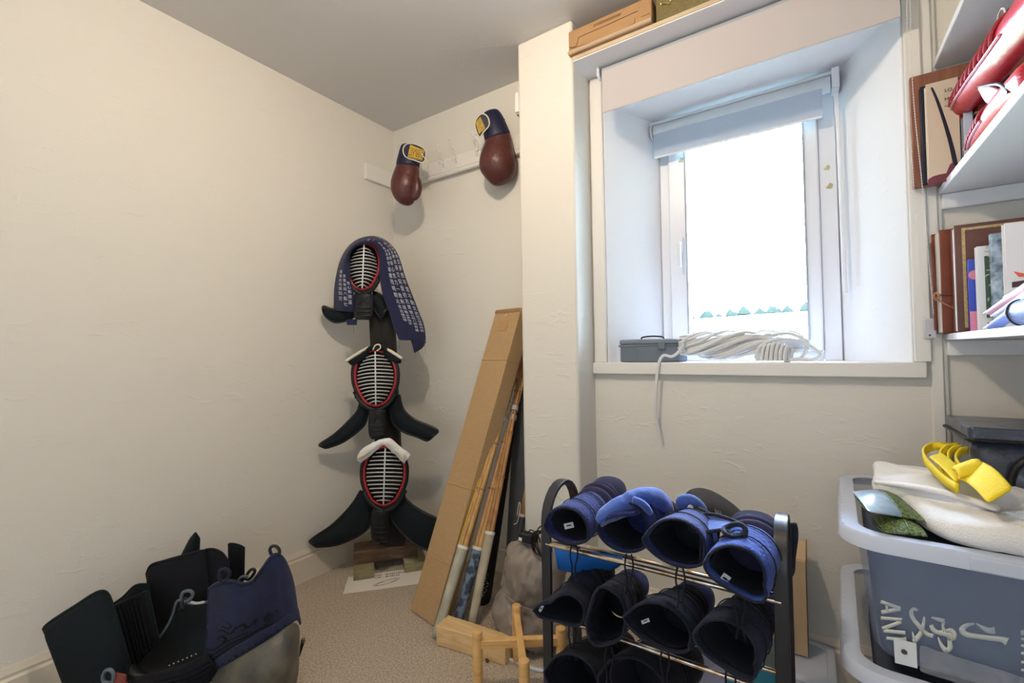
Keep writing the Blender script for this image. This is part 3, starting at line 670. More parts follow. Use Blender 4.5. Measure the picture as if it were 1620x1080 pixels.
# bead chains of the front blind with their clear tensioner
M_bead = mat('white_bead', (.82, .84, .86), .3)
def chain(pts, name='bead_chain'):
    P = smooth_path(pts, 40); mb = MB(); acc = 0; last = P[0]
    mb2 = MB().tube(P[::8], .0007, 4)
    for a, b in zip(P, P[1:]):
        acc += (b-a).length
        if acc >= .0065:
            acc = 0; mb2.add([b+V(q)*.0021 for q in ((1, 0, 0), (-1, 0, 0), (0, 1, 0), (0, -1, 0), (0, 0, 1), (0, 0, -1))], [(0, 2, 4), (2, 1, 4), (1, 3, 4), (3, 0, 4), (2, 0, 5), (1, 2, 5), (3, 1, 5), (0, 3, 5)])
    return tag(mb2.build(name, M_bead, b1_), kind='stuff')
chain([V((.268, 1.760, 2.29)), at(1436, 130, 'y', 1.755), at(1447, 312, 'y', 1.757), at(1463, 505, 'y', 1.80)])
chain([V((.272, 1.752, 2.29)), at(1443.5, 130, 'y', 1.752), at(1460, 304, 'y', 1.755), at(1477, 498, 'y', 1.80)])
cl = thing('chain_tensioner', 'clear plastic chain tensioner screwed to the casing beside the sill', 'tensioner', at(1470, 520, 'y', 1.82))
c0 = at(1462, 536, 'y', 1.812); c1_ = at(1481, 503, 'y', 1.812)
MB().box(c0.x, c1_.x, 1.806, 1.821, c0.z, c1_.z).build('body', mat('clear_plastic_plate', (.75, .76, .84), .2, alpha=.55), cl, bevel=.004)
c = at(1471, 530, 'y', 1.805); MB().lathe(c, [(.003, 0), (.003, .001), (0, .0015)], 8, (0, -1, 0)).build('screw', mat('dark_screw', (.05, .05, .06), .4, metal=.8), cl)

# ================================================================ boxes on the header board
M_card2 = mat('tan_cardboard', (.42, .25, .12), .75, var=.1, vscale=20)
hb1 = thing('cardboard_box', 'flat brown mailing carton lying on the board over the window, nearest the pillar', 'cardboard box', (-.63, 1.74, 2.309))
MB().box(-.797, -.459, 1.655, 1.83, 2.3095, 2.408).build('carton', M_card2, hb1, bevel=.004)
MB().tube([(-.797, 1.655, 2.318), (-.459, 1.655, 2.318)], .0085, 10).build('rounded_fold', mat('pale_cardboard_fold', (.50, .36, .24), .7), hb1)
pr_ = MB()
F = lambda x, y: at(x, y, 'y', 1.6540)
pr_.tube(smooth_path([F(901, 75), F(911, 73), F(914.8, 62.5), F(919, 57.5), F(960, 39.5), F(1008.5, 17.3)], 4), .0012, 5)
pr_.tube(smooth_path([F(1004.3, 28.4), F(1003.6, 34), F(998, 39.8), F(950, 61), F(902, 77.5)], 4), .0008, 5)
pr_.tube([F(1014, 26.5), F(1028, 21)], .0008, 5)
for k in range(3): pr_.tube([F(938+k*.6, 42.5-k*1.7), F(982+k*.6, 23.5-k*1.7)], .0006, 4)
pr_.build('printed_outline', mat('dark_brown_print', (.14, .07, .03), .7), hb1)
hb2 = thing('keepsake_box', 'olive gold box with a small brass clasp on the board over the window', 'box', (-.25, 1.75, 2.309))
MB().box(-.447, -.05, 1.668, 1.83, 2.3095, 2.455).build('box_body', mat('olive_gold_card', (.20, .16, .06), .5, var=.3, vscale=120), hb2, bevel=.004)
MB().tube(smooth_path([at(1046, 6.5, 'y', 1.664), at(1052, 4.8, 'y', 1.662), at(1057, 6, 'y', 1.662), at(1061, 1, 'y', 1.664)], 4), .0015, 6).build('clasp', mat('brass', (.75, .60, .25), .25, metal=.9), hb2)
for px, py in ((1046, 6.3), (1061, .8)):
    MB().lathe(at(px, py, 'y', 1.667), [(.004, 0), (.004, .002), (0, .004)], 10, (0, -1, 0)).build('clasp_stud', bpy.data.materials['brass'], hb2)

# ================================================================ toolbox and rope on the sill
M_tb = mat('slate_blue_grey_steel', (.13, .16, .20), .4, spec=.6); M_tbl = mat('slate_lid', (.19, .23, .28), .4)
tb = thing('cash_box', 'small slate grey metal cash box on the window sill at the left', 'metal box', (-.57, 1.92, ZS))
z0, z1, z2 = ZS+.001, 1.122, 1.150
fr = at(1017, 567, 'y', 1.86)
def obx(mb, a, b, c, d, za, zb): return mb.prism([(a[0], a[1], za), (b[0], b[1], za), (c[0], c[1], za), (d[0], d[1], za)], (0, 0, zb-za))
A4 = [(-.672, 1.885), (-.598, 1.852), (-.40, 1.885), (-.46, 1.965)]
A4 = [(-.692, 1.850), (-.604, 1.846), (-.420, 1.905), (-.500, 1.985)]
def grow(q, g):
    cx = sum(a for a, b in q)/4; cy = sum(b for a, b in q)/4
    return [(a+(a-cx)*g, b+(b-cy)*g) for a, b in q]
T4 = [(-.690, 1.885), (-.604, 1.850), (-.420, 1.925), (-.506, 1.962)]
obx(MB(), *T4, z0, z1).build('tray', M_tb, tb, bevel=.005)
obx(MB(), *grow(T4, .05), z1-.004, z1+.006).build('lip', M_tb, tb, bevel=.003)
obx(MB(), *grow(T4, .03), z1+.006, z2).build('lid', M_tbl, tb, bevel=.006)
c = (V((T4[1][0], T4[1][1], 0))+V((T4[2][0], T4[2][1], 0)))/2; e_ = (V((T4[2][0]-T4[1][0], T4[2][1]-T4[1][1], 0))).normalized(); n_ = V((e_.y, -e_.x, 0))
MB().prism([c+e_*-.016+n_*.002+V((0, 0, z1-.014)), c+e_*.010+n_*.002+V((0, 0, z1-.014)), c+e_*.010+n_*.002+V((0, 0, z1+.016)), c+e_*-.016+n_*.002+V((0, 0, z1+.016))], n_*.009).build('latch', M_tb, tb, bevel=.002)
c = sum((V((a, b, 0)) for a, b in T4), V())/4+V((0, 0, z2))
MB().tube(smooth_path([c-e_*.045, c-e_*.04+V((0, 0, .008)), c+V((0, 0, .012)), c+e_*.04+V((0, 0, .008)), c+e_*.045], 4), .0035, 8).build('handle', M_blackl, tb)

M_rope = mat('white_braided_rope', (.80, .82, .84), .7, bump=.5, bscale=500)
rp_ = thing('rope', 'coiled hank of white braided rope lying on the window sill, one end hanging down', 'rope', (-.2, 1.92, ZS))
random.seed(11)
RR = .0062
def hank(n, xa, xb, yc, ht, dep, y, tw_, flare=0, seed=1):
    random.seed(seed); mb = MB()
    for k in range(n):
        ph = 2*math.pi*k/n*2.618; rho = math.sqrt(random.uniform(.15, 1)); pts = []
        xa_ = xa+random.uniform(-7, 7)*(1+flare*.3); xb_ = xb+random.uniform(-14, 10)
        for j in range(15):
            s_ = j/14; env = (.50+.50*math.sin(math.pi*min(1, .12+s_*.86)))*(1+.12*math.sin(9*s_+k)); a = ph+tw_*s_
            p = at(lerp(xa_, xb_, s_), yc+ht*env*rho*math.sin(a)+flare*s_*rho*math.sin(ph*1.7), 'y', y+dep*env*rho*math.cos(a)); p.z = max(p.z, ZS+RR); pts.append(p)
        e0_ = pts[0]+V((-.004, .006*math.cos(ph), -.004)); pts = [e0_]+pts
        mb.tube(smooth_path(pts, 3), RR, 6)
    return tag(mb.build('hank', M_rope, rp_), kind='stuff')
hank(30, 1082, 1222, 546, 21, .038, 1.90, 3.4, 0, 3)
hank(20, 1188, 1268, 545, 22, .035, 1.93, .8, 3, 8)
for k in range(5):
    c_ = at(1084+k*4, 548-k*3, 'y', 1.885+.012*k)
    MB().tube([c_+V((.010*math.cos(a)*.6, .022*math.cos(a+.8), .026*math.sin(a))) for a in [i*math.pi/9 for i in range(18)]], RR, 6, closed=True).build('end_loop', M_rope, rp_)
# knot bunch in front
kb = MB()
for k in range(7):
    x = 1203+k*7.2; kb.tube(smooth_path([at(x-5, 570, 'y', 1.852), at(x-4, 556, 'y', 1.85), at(x, 543+abs(k-3)*1.6, 'y', 1.855), at(x+6, 552, 'y', 1.868), at(x+5, 568, 'y', 1.872)], 4), RR, 8)
kb.build('knot', M_rope, rp_)
def rloop(l, y=1.87): return smooth_path([at(a, b, 'y', y if len(q) < 3 else q[2]) for q in l for a, b in [q[:2]]], 5)
MB().tube(rloop([(1196, 567, 1.86), (1200, 552, 1.86), (1214, 541, 1.87), (1240, 536, 1.88), (1268, 541, 1.89), (1290, 553, 1.89), (1297, 562, 1.88), (1285, 569, 1.87), (1262, 568, 1.865), (1240, 571, 1.86)]), RR, 8).build('loop', M_rope, rp_)
MB().tube(rloop([(1220, 530, 1.90), (1245, 527, 1.90), (1272, 537, 1.91), (1276, 553, 1.90), (1268, 566, 1.88)]), RR, 8).build('loop', M_rope, rp_)
MB().tube(rloop([(1082, 545, 1.86), (1072, 558, 1.855), (1062, 564, 1.85), (1050, 562, 1.83), (1043, 572, 1.806), (1040, 590, 1.800), (1038, 620, 1.798), (1037, 655, 1.80), (1043, 688, 1.802)]), RR*.95, 8).build('hanging_end', M_rope, rp_)

# ================================================================ shelves
def shelf(label, z0, z1, cleat):
    s = thing('wall_shelf', label, 'shelf', (.6, 1.0, z0))
    MB().box(.330, XR-.001, -.55, 1.849, z0, z1).build('board', M_wgloss, s, bevel=.002)
    if cleat: MB().box(.335, XR-.02, 1.829, 1.849, z0-.046, z0-.0005).build('cleat', M_wgloss, s, bevel=.004)
    MB().box(XR-.021, XR-.001, -.5, 1.828, z0-.046, z0-.0005).build('cleat', M_wgloss, s, bevel=.004)
    return s
shelf('topmost white painted shelf, its underside seen above the red gloves', 1.943, 1.962, False)
shelf('middle white painted shelf carrying the red gloves and the cream book', 1.556, 1.577, True)
shelf('lowest white painted shelf carrying the leather journal and album', 1.119, 1.138, True)
SB, SC = 1.578, 1.139
# picture board and books on the middle shelf
M_pw = wood('red_brown_panel_wood', (.30, .125, .07), (.21, .08, .045), 4, (14, 6, 1.2), .5)
tag(MB().box(.268, .520, 1.795, 1.815, SB, 1.915).build('wooden_panel', M_pw, bevel=.002), 'flat reddish brown wooden panel standing behind the books on the middle shelf', 'panel')
def book(label, x0, x1, y, th, z0, z1, mc, mp=None, name='book', group=None, lean=0):
    b = thing(name, label, 'book', ((x0+x1)/2, y, z0), group); mp = mp or M_page
    MB().box(x0, x1, y, y+.003, z0, z1).build('front_cover', mc, b, bevel=.001)
    MB().box(x0, x1, y+th-.003, y+th, z0, z1).build('back_cover', mc, b, bevel=.001)
    MB().box(x0+.004, x1-.003, y+.003, y+th-.003, z0+.004, z1-.004).build('pages', mp, b, flat=True)
    return b
M_page = mat('page_block', (.72, .70, .66), .8, bump=.3, kind='Y', bscale=250)
M_inkb = mat('near_black_navy_cover', (.015, .018, .035), .3)
bk = book('dark navy glossy book between the wooden panel and the cream book', .286, .470, 1.772, .018, SB, 1.868, M_inkb, mat('grey_blue_page_block', (.30, .34, .50), .7))
M_cov = mat('cream_book_cover', (.66, .57, .46), .4)
bk = book('cream hardback with black lettering and a dark curved blade on its cover', .294, .362, 1.742, .024, SB, 1.858, M_cov)
G = lambda x, y: at(x, y, 'y', 1.7415)
MB().tube(smooth_path([G(1473.5, 138), G(1479, 150), G(1486, 168), G(1494, 192), G(1501, 215), G(1507, 238), G(1512, 262)], 4), [.0008]+[.0025+.00012*k for k in range(24)], 8, up=(0, 1, 0), flat=.12).build('printed_blade', M_inkb, bk)
MB().prism([G(1468, 293), G(1468, 284), G(1476, 279), G(1486, 276), G(1497, 274), G(1503, 260), G(1511, 253), G(1512, 284)], (0, -.0004, 0)).build('printed_patch', mat('maroon_print', (.16, .04, .06), .5), bk)
for tx, x, y, h in (('LO', 1494, 146, .013), ('MA', 1494, 160, .013), ('AS', 1494, 169.5, .006)):
    text_mb(tx, h, G(x, y), (1, 0, 0), (0, 0, 1), .0006).build('cover_lettering', M_ink, bk, flat=True)
bk = book('thin white and pale blue book, standing right of the cream hardback', .366, .385, 1.725, .03, SB, 1.75, mat('pale_blue_cover', (.55, .66, .85), .4))
nb = book('spiral bound notebook with a dark red cover behind the red gloves', .390, .50, 1.70, .02, SB, 1.765, mat('dark_red_cover', (.20, .02, .03), .5))
for k in range(9):
    c = V((.391, 1.71, SB+.02+k*.019)); MB().tube([c+V((.006*math.cos(a), .010*math.sin(a), 0)) for a in [i*math.pi/4 for i in range(8)]], .0012, 5, closed=True).build('wire_ring', mat('brass_wire', (.6, .5, .3), .3, metal=.9) if k == 0 else bpy.data.materials['brass_wire'], nb)

# red laced gloves along the middle shelf
M_redl = mat('glossy_red_leather', (.42, .007, .020), .3, spec=.7, bump=.25, bscale=25)
M_redd = mat('deep_red_lace', (.26, .005, .015), .5)
M_pinkl = mat('pale_pink_lining', (.62, .30, .36), .5)
def red_glove(label, st_, xk, rads, laces, inner):
    g = thing('laced_glove', label, 'glove', at(st_[0][0], st_[0][1], 'x', xk), 'red laced gloves on the middle shelf')
    P = [at(x, y, 'x', xk+o) for x, y, o in st_]
    P = smooth_path(P, 4); R = []
    n = len(P)
    for i in range(n):
        t = i/(n-1)*(len(rads)-1); k = min(int(t), len(rads)-2); R.append(lerp(rads[k], rads[k+1], t-k))
    MB().tube(P, R, 20, flat=.85, up=(1, 0, 0)).build('body', M_redl, g, subd=1)
    for i in range(laces[0], laces[1]):
        t = i/(laces[2]); f = t*(n-1); k = min(int(f), n-2); c = P[k].lerp(P[k+1], f-k); r = lerp(R[k], R[k+1], f-k)
        tdir = (P[min(k+1, n-1)]-P[k]).normalized(); s_ = tdir.cross(V((1, 0, 0))).normalized()
        if s_.z < 0: s_ = -s_
        q = []
        for a in (-.15, .35, .85, 1.25): q.append(c+(V((-1, 0, 0))*math.cos(a)*.85+s_*math.sin(a))*(r+.003)+tdir*(.010*(a-.5)))
        MB().tube(smooth_path(q, 3), .0050, 8).build('lace', M_redd, g)
    for a in (-.2, 1.3):
        rail = []
        for k in range(int(laces[0]/laces[2]*(n-1)), min(n-1, int(laces[1]/laces[2]*(n-1)))+1):
            tdir = (P[min(k+1, n-1)]-P[k-1]).normalized(); s_ = tdir.cross(V((1, 0, 0))).normalized()
            if s_.z < 0: s_ = -s_
            rail.append(P[k]+(V((-1, 0, 0))*math.cos(a)*.85+s_*math.sin(a))*(R[k]+.001))
        if len(rail) > 1: MB().tube(rail, .0035, 6).build('seam', M_pinkl, g)
    return g, P, R
ga, PA, RA = red_glove('upper glossy red laced glove lying along the edge of the middle shelf', [(1518, 196, .0), (1530, 158, .0), (1556, 122, .0), (1592, 78, .0), (1640, 20, .01), (1700, -50, .02)], .375, [.020, .036, .041, .044, .05, .05], (0, 15, 20), 1)
MB().tube([PA[0]+V((0, .012, -.004)), PA[0], PA[1], PA[2], PA[3]], [.016, .024, .030, .034, .036], 18, flat=.8, up=(1, 0, 0)).build('cuff_binding', M_pinkl, ga, subd=1)
gb_, PB, RB = red_glove('lower red laced glove with its pale opening, tucked under the other red glove', [(1541, 232, .0), (1552, 212, .0), (1568, 190, .0), (1592, 160, .0), (1640, 110, .0)], .365, [.014, .022, .026, .030, .03], (0, 8, 13), 1)
MB().grid([[atd(x, y, dpt(x, y, 'x', .35)-.005+.002*j) for j, (x, y) in enumerate(r)] for r in ([(1545, 139), (1560, 134), (1578, 138), (1590, 150)], [(1548, 142), (1562, 139), (1578, 143), (1589, 155)], [(1553, 152), (1564, 150), (1578, 152), (1588, 160)], [(1560, 163), (1568, 166), (1576, 170), (1584, 174)])]).build('tongue', mat('pink_white_leather', (.70, .50, .54), .35), gb_, thick=.006, subd=2)
MB().grid([[atd(x, y, dpt(x, y, 'x', .345)-.012) for x, y in r] for r in ([(1543, 137), (1560, 133), (1578, 128), (1592, 134), (1597, 148)], [(1543, 139), (1562, 137), (1578, 134), (1588, 142), (1590, 154)])]).build('strap', M_blackl, gb_, thick=.004, subd=1)
bg_ = thing('padded_ball', 'small black leather focus pad behind the red gloves at the picture edge', 'pad', at(1607, 35, 'x', .40))
c = at(1610, 28, 'x', .43); ell(MB(), c, V((.03, 0, 0)), V((0, .034, 0)), V((0, .012, .036))).build('pad_body', M_blackl, bg_, subd=1)
MB().tube([c+V((-.028, .03*math.cos(a), .03*math.sin(a))) for a in [i*math.pi/8 for i in range(16)]], .002, 6, closed=True).build('stitched_rim', M_whitec, bg_)

# lowest shelf: journal, album, books, pouches
M_jl = mat('chestnut_leather', (.22, .055, .025), .4, var=.35, vscale=10, bump=.15, bscale=60)
jr = thing('leather_journal', 'chestnut leather journal tied with a thong at the left end of the lowest shelf', 'journal', (.34, 1.80, SC))
MB().box(.318, .46, 1.783, 1.787, SC, 1.440).build('front_cover', M_jl, jr, bevel=.002)
MB().box(.306, .46, 1.816, 1.820, SC, 1.436).build('back_cover', M_jl, jr, bevel=.002)
MB().box(.3135, .45, 1.7875, 1.8155, SC+.002, 1.432).build('pages', M_page, jr, flat=True)
MB().tube([(.3065, 1.817, 1.41), (.304, 1.80, 1.30), (.305, 1.80, SC+.01)], .003, 6).build('cover_flap', M_jl, jr)
k0 = at(1481, 469, 'y', 1.783)
MB().tube(smooth_path([at(1510, 466, 'y', 1.780), at(1490, 466, 'y', 1.780), k0, V((.304, 1.80, k0.z+.004)), V((.305, 1.816, k0.z))], 4), .0022, 6).build('thong', M_jl, jr)
MB().tube(smooth_path([k0, at(1490, 478, 'y', 1.779), at(1512, 489, 'y', 1.780)], 4), .0022, 6).build('thong', mat('tan_leather', (.40, .20, .09), .5), jr)
MB().tube(smooth_path([k0+V((0, -.004, .01)), k0+V((.006, -.007, 0)), k0+V((0, -.004, -.012)), k0+V((-.006, -.004, 0))], 4, closed=True), .0026, 6, closed=True).build('thong_knot', bpy.data.materials['tan_leather'], jr)
M_al = mat('brown_album_leather', (.17, .075, .055), .45, var=.45, vscale=9, bump=.12, bscale=70)
al = thing('photo_album', 'brown leather album with a gilt border, leaning upright beside the journal', 'album', (.42, 1.74, SC))
MB().box(.3375, .64, 1.722, 1.726, SC, 1.436).build('front_cover', M_al, al, bevel=.002)
MB().box(.3375, .64, 1.757, 1.761, SC, 1.436).build('back_cover', M_al, al, bevel=.002)
MB().box(.3395, .63, 1.7265, 1.7565, SC+.003, 1.432).build('pages', mat('white_page_edges', (.80, .80, .86), .6), al, bevel=.004)
M_gilt = mat('gilt_border', (.62, .50, .24), .4, color2=(.40, .28, .12), vscale=180)
MB().box(.352, .359, 1.7208, 1.7217, SC+.012, 1.426).build('gilt_border', M_gilt, al, flat=True)
MB().box(.359, .62, 1.7208, 1.7217, 1.419, 1.426).build('gilt_border', M_gilt, al, flat=True)
M_blu = mat('blue_cover', (.06, .10, .55), .4)
bb_ = book('thin blue book with a pink circle and pink base, in front of the album', .358, .44, 1.700, .010, SC, 1.335, M_blu)
M_pk = mat('pink_print', (.80, .28, .42), .5)
MB().box(.3582, .38, 1.6995, 1.6999, SC, SC+.055).build('printed_patch', M_pk, bb_, flat=True)
MB().lathe((.371, 1.6999, 1.292), [(.013, 0), (.013, .0004), (0, .0005)], 20, (0, -1, 0)).build('printed_disc', M_pk, bb_)
M_wh = mat('white_cover', (.78, .80, .84), .4)
wb_ = book('white book with a green botanical panel, third in front of the album', .3675, .46, 1.665, .018, SC, 1.362, M_wh)
MB().box(.3815, .402, 1.6642, 1.6647, SC+.035, 1.335).build('printed_panel', mat('botanical_green', (.06, .13, .10), .5), wb_, flat=True)
lv_ = MB(); random.seed(5)
for k in range(16):
    c = V((.392+random.uniform(-.006, .006), 1.6638, SC+.045+k*.0125)); a = random.uniform(0, 3.1)
    d_ = V((math.cos(a), 0, math.sin(a)))*.006; lv_.tube([c-d_, c-d_*.3+V((0, 0, .002)), c+d_*.4, c+d_], [.0005, .0018, .0014, .0004], 5, up=(0, 1, 0), flat=.2)
lv_.build('printed_leaves', mat('pale_leaf_print', (.55, .62, .42), .6), wb_)
MB().box(.383, .41, 1.6642, 1.6647, SC+.004, SC+.022).build('printed_mark', M_ink, wb_, flat=True)
pb = book('pale blue dotted paperback wedged behind the large white book', .389, .47, 1.640, .016, SC, 1.388, mat('pale_blue_dotted', (.55, .68, .80), .5, color2=(.10, .16, .24), vscale=60, sharp=False))
lw = book('large white book with a red shape on its cover, nearest on the lowest shelf', .404, .62, 1.600, .022, SC, 1.402, mat('white_glossy_cover', (.82, .81, .83), .3))
MB().prism([at(1603, 429, 'y', 1.5995), at(1622, 433, 'y', 1.5995), at(1640, 432, 'y', 1.5995), at(1640, 437, 'y', 1.5995), at(1612, 438, 'y', 1.5995)], (0, -.0005, 0)).build('printed_shape', mat('orange_red_print', (.75, .12, .06), .5), lw)
MB().prism([at(1601, 446, 'y', 1.5995), at(1640, 440, 'y', 1.5995), at(1640, 450, 'y', 1.5995), at(1601, 455, 'y', 1.5995)], (0, -.0005, 0)).build('printed_band', mat('dark_brown_photo', (.08, .04, .04), .5), lw)
# fanned zip pouches
def pouch(label, pts, y0, y1, m, name='zip_pouch', cat='pouch', zc=None):
    """pts: outline pixels near edge; thin padded sheet between depth y0 (tip) and y1"""
    p = thing(name, label, cat, at(pts[0][0], pts[0][1], 'y', y0), 'fanned pouches on the lowest shelf')
    (ax_, ay_), (bx_, by_), (cx_, cy_), (dx_, dy_) = pts
    rows = []
    for j in range(7):
        t = j/6; rows.append([at(lerp(lerp(ax_, bx_, t), lerp(dx_, cx_, t), s), lerp(lerp(ay_, by_, t), lerp(dy_, cy_, t), s), 'y', lerp(y0, y1, t)-.006*math.sin(math.pi*s)) for s in (0, .33, .66, 1)])
    MB().grid(rows).build('padded_sleeve', m, p, thick=.006, subd=1)
    MB().tube([r[0] for r in rows], .0022, 6).build('edge_binding', zc or M_whitec, p)
    return p
pouch('grey and white striped pouch, topmost of the fanned pile', [(1588, 470), (1625, 450), (1632, 458), (1600, 476)], 1.56, 1.45, mat('grey_stripe', (.30, .33, .42), .6))
pouch('pink trimmed pouch in the middle of the fanned pile', [(1556, 496), (1622, 448), (1628, 462), (1572, 500)], 1.58, 1.42, mat('pink_sleeve', (.74, .42, .55), .5))
pouch('lilac white pouch under the pink one', [(1568, 500), (1624, 460), (1630, 474), (1582, 502)], 1.56, 1.40, mat('lilac_sleeve', (.60, .60, .82), .5))
pouch('blue pouch at the bottom of the fanned pile', [(1557, 519), (1622, 470), (1630, 492), (1580, 521)], 1.54, 1.38, mat('blue_sleeve', (.18, .27, .60), .5))
rl = thing('rolled_pouch', 'rounded slate blue roll at the front edge of the lowest shelf', 'roll', at(1600, 515, 'y', 1.40))
c = V((.372, 1.42, SC+.030)); dr = V((.05, -.16, .012))
MB().tube([c-dr*.02, c, c+dr*.06, c+dr*.3, c+dr*.7, c+dr], [.012, .024, .028, .029, .030, .030], 20).build('roll_body', mat('slate_blue_fabric', (.14, .18, .34), .5, bump=.2, bscale=60), rl, subd=1)
MB().tube([c+dr*.09, c+dr*.11], .0300, 20).build('edge_band', M_navy, rl)

# ================================================================ storage boxes and what lies on them
def plastic(name, col, alpha, rough=.3):
    return mat(name, col, rough, alpha=alpha, spec=.5)
M_bin = plastic('clear_frosted_plastic', (.55, .68, .98), .16, .2)
M_rim = plastic('thick_frosted_rim', (.78, .85, 1.0), .58, .2)
def rrect(x0, x1, y0, y1, r, z, n=6):
    out = []
    for cx_, cy_, a0 in ((x1-r, y1-r, 0), (x0+r, y1-r, 90), (x0+r, y0+r, 180), (x1-r, y0+r, 270)):
        for k in range(n+1): a = math.radians(a0+90*k/n); out.append(V((cx_+r*math.cos(a), cy_+r*math.sin(a), z)))
    return out
def rotz(pts, c, a):
    ca, sa = math.cos(a), math.sin(a); return [V((c[0]+(p.x-c[0])*ca-(p.y-c[1])*sa, c[1]+(p.x-c[0])*sa+(p.y-c[1])*ca, p.z)) for p in pts]
def bin_(label, x0, x1, y0, y1, z0, z1, ang):
    b = thing('storage_box', label, 'storage box', ((x0+x1)/2, (y0+y1)/2, z0), 'clear storage boxes under the shelves')
    cc = ((x0, y1))
    def RR_(ins, r, z): return rotz(rrect(x0+ins, x1-ins, y0+ins, y1-ins, r, z), cc, ang)
    MB().loft([RR_(.030, .05, z1-.004), RR_(.034, .05, z1-.05), RR_(.055, .05, z0+.02), RR_(.065, .05, z0+.003), RR_(.10, .04, z0)], cap=False).build('tub', M_bin, b, thick=.0015)
    MB().loft([RR_(.034, .05, z1-.006), RR_(.034, .05, z1-.001), RR_(.028, .055, z1), RR_(.004, .075, z1), RR_(.0, .078, z1-.005), RR_(-.002, .078, z1-.030), RR_(.002, .076, z1-.030)], cap=False).build('rim', M_rim, b, thick=.0015)
    lo = rotz([V((x0+.06, y0+.06, z0+.0005))], cc, ang)
    MB().loft([RR_(.066, .05, z0+.001), RR_(.066, .05, z0+.0025)]).build('base', M_bin, b)
    # ribs in the handle slot of the short side
    for k in range(15):
        t = .10+.055*k; y = lerp(y0, y1, t)
        q = rotz([V((x0+.004, y, z1-.004)), V((x0+.004, y+.004, z1-.004)), V((x0+.030, y+.004, z1-.010)), V((x0+.030, y, z1-.010))], cc, ang)
        MB().prism(q, (0, 0, .006)).build('rib', M_rim, b, flat=True)
    q = rotz([V((x0+.20, y0-.004, z1-.028)), V((x0+.28, y0-.004, z1-.028)), V((x0+.28, y0-.004, z1-.004)), V((x0+.20, y0-.004, z1-.004))], cc, ang)
    MB().prism(q, (0, -.004, 0)).build('catch', M_rim, b, bevel=.002)
    return b
ANG = math.radians(-2)
BZ1, BZ0 = .705, .428
bu = bin_('upper clear storage box, packed with a dark lettered bag, white cloth on its top', .060, .86, 1.215, 1.795, BZ0, BZ1, ANG)
bl_ = bin_('lower clear storage box with ribbed slots, under the dark packed one', .056, .84, 1.205, 1.800, .150, .425, ANG)
MB().box(.10, .80, 1.25, 1.76, .001, .149).build('storage_crate', M_blackl, bevel=.02).name = 'storage_crate'
tag(bpy.data.objects['storage_crate'], 'black crate on the floor, beneath the two clear boxes', 'crate')
# dark bag inside the upper box, with its lettering
M_bagc = mat('dark_slate_bag_cloth', (.058, .078, .125), .7, var=.4, vscale=7, bump=.15, bscale=30)
ib = thing('kit_bag', 'dark slate holdall with white brush lettering packed inside the upper clear box', 'bag', (.45, 1.5, BZ0))
rings = []
for t, ins, z in ((0, .16, BZ0+.004), (0, .072, BZ0+.004), (0, .067, BZ0+.005), (0, .066, BZ0+.010), (.1, .066, BZ0+.03), (.4, .060, BZ0+.10), (.7, .052, BZ0+.18), (.93, .050, BZ0+.238), (1, .075, BZ0+.252), (1, .15, BZ0+.258)):
    rings.append(rotz(rrect(.060+ins, .86-ins, 1.215+ins, 1.795-ins, .045, z), (.060, 1.795), ANG))
MB().loft(rings).build('bag_body', M_bagc, ib, subd=1, ang=0)
lb_ = thing('kit_bag', 'crushed dark bag inside the lower clear box', 'bag', (.45, 1.5, .152))
rings = [rotz(rrect(.056+i_, .84-i_, 1.205+i_, 1.8-i_, .045, z), (.056, 1.8), ANG) for i_, z in ((.10, .154), (.07, .18), (.065, .30), (.062, .37), (.09, .385))]
MB().loft(rings).build('bag_body', M_bagc, lb_, subd=1, ang=0)
M_let = mat('off_white_print', (.60, .64, .60), .6)
# lettering lies on the front face of the bag: plane just in front of the cloth
n0 = V((math.sin(ANG), -math.cos(ANG), 0)); pA = V((.060, 1.795, 0)); fl = rotz([V((.06, 1.215+.0515, .55))], (.06, 1.795), ANG)[0]
def onbag(x, y, e=.004): return ato(x, y, fl+n0*e, V((n0.x, n0.y, .06)))
def stroke(pts, ws, nm='brush_stroke'):
    P = [V((x, y, 0)) for x, y in pts]; P = smooth_path(P, 5); n = len(P); L = []; Rr = []
    for i, p in enumerate(P):
        t = (P[min(i+1, n-1)]-P[max(i-1, 0)]).normalized(); f = i/(n-1)*(len(ws)-1); k = min(int(f), len(ws)-2); w = lerp(ws[k], ws[k+1], f-k)
        q = V((-t.y, t.x, 0))*w; L.append(onbag(*(p+q).xy)); Rr.append(onbag(*(p-q).xy))
    return MB().grid([L, Rr]).build(nm, M_let, ib, thick=.0008)
def K(x, y): return (1380+x/6.75, 920+y/6.75)
stroke([K(485, 305), K(440, 290), K(415, 330), K(440, 400), K(490, 460), K(540, 520), K(590, 560), K(650, 580)], [1.8, 2.6, 3.5, 3.3, 3.3, 3.4, 3.2, 3.6])
stroke([K(555, 372), K(545, 450), K(520, 540), K(470, 610), K(435, 640)], [1.6, 2.8, 3.8, 4.5, 3.5])
stroke([K(425, 530), K(440, 580), K(450, 620)], [.6, 2.0, 2.6])
stroke([K(630, 380), K(700, 400), K(770, 420)], [.8, 3.0, 3.6])
stroke([K(765, 420), K(755, 480), K(775, 530)], [3.0, 2.2, 3.0])
stroke([K(630, 460), K(650, 510), K(700, 540), K(780, 550), K(850, 580)], [3.4, 3.6, 3.2, 5.0, 5.5])
stroke([K(780, 530), K(840, 520), K(875, 560), K(860, 600), K(800, 600)], [2.5, 3.6, 4.2, 4.2, 3.5])
stroke([K(700, 590), K(740, 680), K(790, 730), K(830, 700), K(820, 600)], [.8, 3.0, 4.2, 4.2, 3.4])
